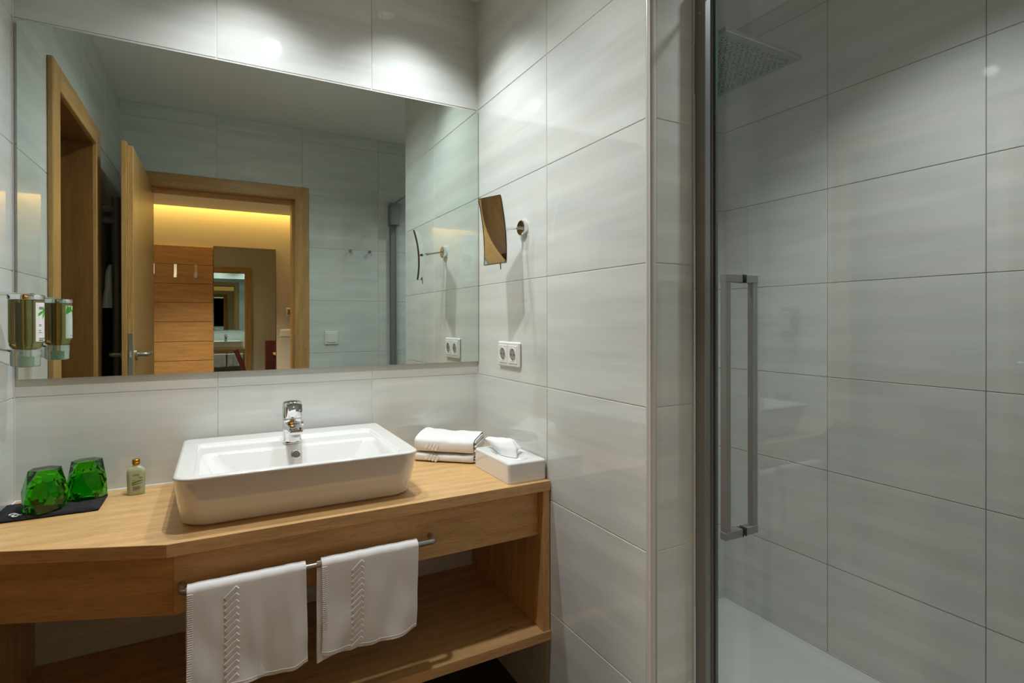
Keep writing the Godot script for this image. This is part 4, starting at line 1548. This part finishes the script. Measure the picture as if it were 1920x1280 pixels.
func sockets() -> void:
	var zs := [-1.6861, -1.5340]
	var y0 := 1.0475
	var y1 := 1.1310
	var zc: float = (zs[0] + zs[1]) / 2.0
	var yc := (y0 + y1) / 2.0
	var t := thing("double_socket", "white double power socket on the tiled partition below the magnifying mirror", "socket", Vector3(XR, yc, zc))
	part(t, "cover_frame", span(Vector3(XR - 0.010, y0, zs[0]), Vector3(XR, y1, zs[1]), 0.0042), M.white_plastic)
	for s in [-1.0, 1.0]:
		var z: float = zc + s * 0.0355
		var ins := MB.new()
		ins.box(Vector3(XR - 0.0106, yc, z), Vector3(0.003, 0.0600, 0.0600), 0.0010)
		var i := part(t, "socket_insert", ins, M.white_plastic)
		var w := MB.new()
		var ax := Vector3(-1, 0, 0)
		w.lathe([Vector2(0.0225, 0.0125), Vector2(0.0212, 0.0135), Vector2(0.0200, 0.0125), Vector2(0.0196, 0.0122)], Vector3(XR, yc, z), 32, ax)
		part(i, "well_ring", w, M.white_plastic)
		var d := MB.new()
		d.lathe([Vector2(0.0198, 0.01222), Vector2(0.0, 0.01222)], Vector3(XR, yc, z), 32, ax)
		part(i, "well_floor", d, M.grey_plastic)
		for k in [-1.0, 1.0]:
			var pin := MB.new()
			pin.lathe([Vector2(0.0, 0.0127), Vector2(0.0026, 0.0127), Vector2(0.0026, 0.0122)], Vector3(XR, yc, z + k * 0.0095), 12, ax)
			part(i, "contact_hole", pin, M.rubber)
			part(i, "earth_clip", span(Vector3(XR - 0.0134, yc + k * 0.0165 - 0.002, z - 0.003), Vector3(XR - 0.0121, yc + k * 0.0165 + 0.002, z + 0.003)), M.steel)
	# light switch on the door wall, seen in the mirror
	var sw := thing("light_switch", "single square white light switch beside the open door, seen in the mirror", "switch", Vector3(0.632, 1.096, ZF))
	part(sw, "cover_frame", span(Vector3(0.590, 1.0535, ZF - 0.009), Vector3(0.674, 1.1385, ZF), 0.003), M.white_plastic)
	part(sw, "rocker", span(Vector3(0.603, 1.0665, ZF - 0.0125), Vector3(0.661, 1.1255, ZF - 0.0085), 0.0012), M.white_plastic)
	for i in 2:
		var x: float = [0.7475, 0.873][i]
		var kb := MB.new()
		kb.lathe([Vector2(0.006, 0.0), Vector2(0.006, 0.016), Vector2(0.0090, 0.018), Vector2(0.0095, 0.026), Vector2(0.0085, 0.0275), Vector2(0.0, 0.0275)], Vector3(x, 1.659, ZF), 22, Vector3(0, 0, -1))
		solo("robe_peg", kb, M.steel, ["small round steel peg on the door wall, nearer the open door, seen in the mirror", "small round steel peg on the door wall, nearer the shower glass, seen in the mirror"][i], "peg", Vector3(x, 1.659, ZF))


# ================================================================ shower
func shower() -> void:
	var up := Vector3(0, 1, 0)
	var xg := 1.040
	# tray
	var ty := 0.023
	var tr := thing("shower_tray", "flat white shower tray behind the glass", "shower tray", Vector3(1.45, 0, -0.86))
	var mb := MB.new()
	var x0 := 1.0075
	var o := []
	for r in [[0.0, 0.004, 0.0], [0.0, 0.004, ty - 0.003], [0.001, 0.004, ty - 0.0008], [0.003, 0.004, ty], [0.035, 0.012, ty], [0.041, 0.014, ty - 0.0018], [0.050, 0.018, ty - 0.010], [0.060, 0.02, ty - 0.0125]]:
		o.append(rr(x0 + r[0], XS - 0.001 - r[0], ZS + 0.001 + r[0], ZF - 0.001 - r[0], r[1], r[2]))
	mb.loft(o.slice(0, 4))
	var i0 := mb.V.size()
	mb.loft([o[3], o[4]], true)
	for i in range(i0, mb.V.size()):
		mb.N[i] = up
	mb.loft(o.slice(4), true)
	mb.cap(o[-1], up)
	part(tr, "tray_body", mb, M.tray_white)
	var dr := MB.new()
	dr.lathe([Vector2(0.0, 0.004), Vector2(0.050, 0.004), Vector2(0.055, 0.0)], Vector3(1.45, ty - 0.0125, -0.60), 32)
	part(tr, "drain_cover", dr, M.chrome)
	var bead := MB.new()
	bead.box(Vector3(XS - 0.0015, ty + 0.0015, (ZS + ZF) / 2.0), Vector3(0.004, 0.004, ZF - ZS - 0.01), 0.0012)
	bead.box(Vector3((x0 + XS) / 2.0, ty + 0.0015, ZS + 0.0015), Vector3(XS - x0 - 0.01, 0.004, 0.004), 0.0012)
	part(tr, "sealant_bead", bead, M.trim_white)
	# frame profile on the partition end
	var fr := thing("shower_channel", "tall satin aluminium channel for the shower glass fixed to the partition end", "wall channel", Vector3(1.022, 0, -0.92))
	part(fr, "wall_channel", span(Vector3(1.0080, 0.005, ZE + 0.0004), Vector3(1.0270, 2.0, -0.9055), 0.0012, up), M.aluminium)
	part(fr, "slot", span(Vector3(1.0265, 0.005, ZE + 0.0004), Vector3(1.0300, 2.0, -0.9105), 0.0, up), M.rubber)
	part(fr, "inner_profile", span(Vector3(1.0298, 0.005, ZE + 0.0004), Vector3(1.0392, 2.0, -0.9050), 0.0008, up), M.aluminium)
	part(fr, "seal_strip", span(Vector3(1.0390, 0.005, ZE + 0.0004), Vector3(1.0425, 2.0, -0.9055), 0.0, up), M.rubber)
	for y in [1.932, 1.005, 0.10]:
		var sc := MB.new()
		sc.lathe([Vector2(0.0, 0.0022), Vector2(0.0022, 0.0019), Vector2(0.0036, 0.0010), Vector2(0.0040, 0.0)], Vector3(1.0080, y, -0.9210), 16, Vector3(-1, 0, 0))
		part(fr, "screw_cap", sc, M.steel)
	# glass door with its edge seals, hinges and handles
	var gd := thing("shower_door", "clear glass shower door with square satin metal handles", "shower door", Vector3(xg, 0.05, -0.5))
	part(gd, "glass_pane", span(Vector3(xg - 0.004, 0.045, -0.8990), Vector3(xg + 0.004, 1.992, -0.150)), M.shower_glass)
	part(gd, "glass_edge", span(Vector3(xg - 0.0042, 0.045, -0.9035), Vector3(xg + 0.0046, 1.992, -0.8992), 0.0006, up), M.glass_edge, "green cut edge of the glass")
	part(gd, "top_edge", span(Vector3(xg - 0.0042, 1.9921, -0.8992), Vector3(xg + 0.0042, 1.9955, -0.150)), M.glass_edge)
	part(gd, "hinge_profile", span(Vector3(xg - 0.030, 0.03, -0.150), Vector3(xg + 0.012, 1.992, ZF - 0.0005), 0.003, up), M.aluminium)
	part(gd, "hinge_block", span(Vector3(xg - 0.042, 1.84, -0.200), Vector3(xg + 0.020, 1.985, -0.125), 0.004, up), M.aluminium)
	part(gd, "hinge_block", span(Vector3(xg - 0.042, 0.12, -0.200), Vector3(xg + 0.020, 0.265, -0.125), 0.004, up), M.aluminium)
	var zh := -0.8300
	for s in [[0.9795, xg - 0.0062, 0.9795, 0.9955], [xg + 0.0062, 1.0855, 1.0690, 1.0850]]:
		var hn := part(gd, "pull_handle", span(Vector3(s[2], 0.732, zh - 0.0075), Vector3(s[3], 1.2865, zh + 0.0078), 0.0008, up), M.aluminium)
		for y in [0.7235, 1.2950]:
			part(hn, "handle_mount", span(Vector3(s[0], y - 0.0088, zh - 0.0088), Vector3(s[1], y + 0.0088, zh + 0.0088), 0.0008), M.aluminium)
			part(hn, "gasket", span(Vector3(xg - 0.0064 if s[0] < 1.0 else xg + 0.0041, y - 0.0092, zh - 0.0092), Vector3(xg - 0.0041 if s[0] < 1.0 else xg + 0.0064, y + 0.0092, zh + 0.0092)), M.rubber)
	# rain shower head
	var hx0 := 1.3065
	var hx1 := 1.6670
	var hz1 := -1.0963
	var hz0 := hz1 - 0.3605
	var hy := 2.0500
	var sh := thing("rain_shower_head", "large square chrome rain shower head full of small nozzles", "shower head", Vector3((hx0 + hx1) / 2.0, hy, (hz0 + hz1) / 2.0))
	part(sh, "plate", span(Vector3(hx0, hy, hz0), Vector3(hx1, hy + 0.0135, hz1), 0.001), M.steel)
	part(sh, "bottom_seam", span(Vector3(hx0 + 0.0006, hy - 0.0006, hz0 + 0.0006), Vector3(hx1 - 0.0006, hy + 0.0004, hz1 - 0.0006)), M.aluminium)
	var nz := MB.new()
	var nn := 27
	for i in nn:
		for j in nn:
			if (i % 4 == 3 and j % 2 == 0) or (j % 5 == 4 and i % 2 == 1) or rng.randf() < 0.10:
				continue
			var x := lerpf(hx0 + 0.028, hx1 - 0.028, i / float(nn - 1)) + (0.004 if j % 2 else -0.004)
			var z := lerpf(hz0 + 0.028, hz1 - 0.028, j / float(nn - 1)) + (0.003 if i % 2 else -0.003)
			nz.lathe([Vector2(0.0026, 0.0), Vector2(0.0020, -0.0018), Vector2(0.0, -0.0020)], Vector3(x, hy - 0.0005, z), 7)
	part(sh, "nozzles", nz, M.nozzle, "rows of small dark nozzles", "stuff")
	var ar := MB.new()
	var cx := (hx0 + hx1) / 2.0
	var cz := (hz0 + hz1) / 2.0
	ar.tube([Vector3(cx, 2.16, ZS), Vector3(cx, 2.16, cz - 0.03), Vector3(cx, 2.157, cz - 0.012), Vector3(cx, 2.148, cz - 0.003), Vector3(cx, 2.13, cz), Vector3(cx, hy + 0.013, cz)], 0.0115, 16)
	ar.lathe([Vector2(0.030, 0.0), Vector2(0.030, 0.010), Vector2(0.012, 0.012)], Vector3(cx, 2.16, ZS), 24, Vector3(0, 0, 1))
	ar.lathe([Vector2(0.022, 0.013), Vector2(0.022, 0.030), Vector2(0.012, 0.034)], Vector3(cx, hy, cz), 24)
	part(sh, "shower_arm", ar, M.chrome)


# ================================================================ left wall beyond the door
func left_wall_things() -> void:
	var x := -0.425
	var t := thing("towel_radiator", "grey tubular towel radiator between the oak door frame and the open door", "radiator", Vector3(x, 0.5, -0.40))
	for z in [-0.60, -0.20]:
		var v := MB.new()
		v.tube([Vector3(x, 0.45, z), Vector3(x, 0.455, z), Vector3(x, 1.775, z), Vector3(x, 1.785, z)], 0.019, 20)
		part(t, "upright", v, M.radiator_paint)
	var ys := [1.725, 1.65, 1.575, 1.50, 1.36, 1.285, 1.21, 1.135, 0.99, 0.915, 0.84, 0.765, 0.62, 0.545]
	for y in ys:
		var r := MB.new()
		r.tube([Vector3(x, y, -0.60), Vector3(x, y, -0.20)], 0.0105, 12)
		part(t, "rung", r, M.radiator_paint)
	for y in [1.725, 1.672]:
		var b := MB.new()
		b.tube([Vector3(XL + 0.001, y, -0.60), Vector3(x, y, -0.60)], 0.0175, 16)
		part(t, "wall_bracket", b, M.radiator_paint)
	# cloths that hang between radiator and wall
	var ct := thing("hanging_towel", "white towel hung over the end of the grey radiator", "towel", Vector3(-0.45, 1.28, -0.585))
	var rows := []
	for i in 12:
		var a := i / 11.0
		var y := lerpf(1.455, 1.265, a)
		var row := PackedVector3Array()
		for k in 7:
			var b := k / 6.0
			var out := lerpf(0.006, 0.030, sqrt(a))
			row.append(Vector3(-0.4435 - out + b * out + 0.003 * sin(b * 9.0) * a, y + 0.01 * b * (1.0 - a), -0.632 + 0.010 * sin(b * 6.0 + a * 2.0)))
		rows.append(row)
	var cm := MB.new()
	cm.sheet(rows, Vector3(0, 0, -1), 0.009)
	part(ct, "towel_cloth", cm, M.towel)
	var bc := thing("black_garment", "black cloth hanging below the white towel beside the radiator", "cloth", Vector3(-0.45, 0.8, -0.60))
	rows = []
	for i in 8:
		var a := i / 7.0
		var row := PackedVector3Array()
		for k in 6:
			var b := k / 5.0
			row.append(Vector3(-0.4735 + b * 0.028, lerpf(1.275, 0.72, a), -0.618 + 0.006 * sin(b * 5.0)))
		rows.append(row)
	var bm := MB.new()
	bm.sheet(rows, Vector3(0, 0, -1), 0.006)
	part(bc, "cloth", bm, M.black_cloth)
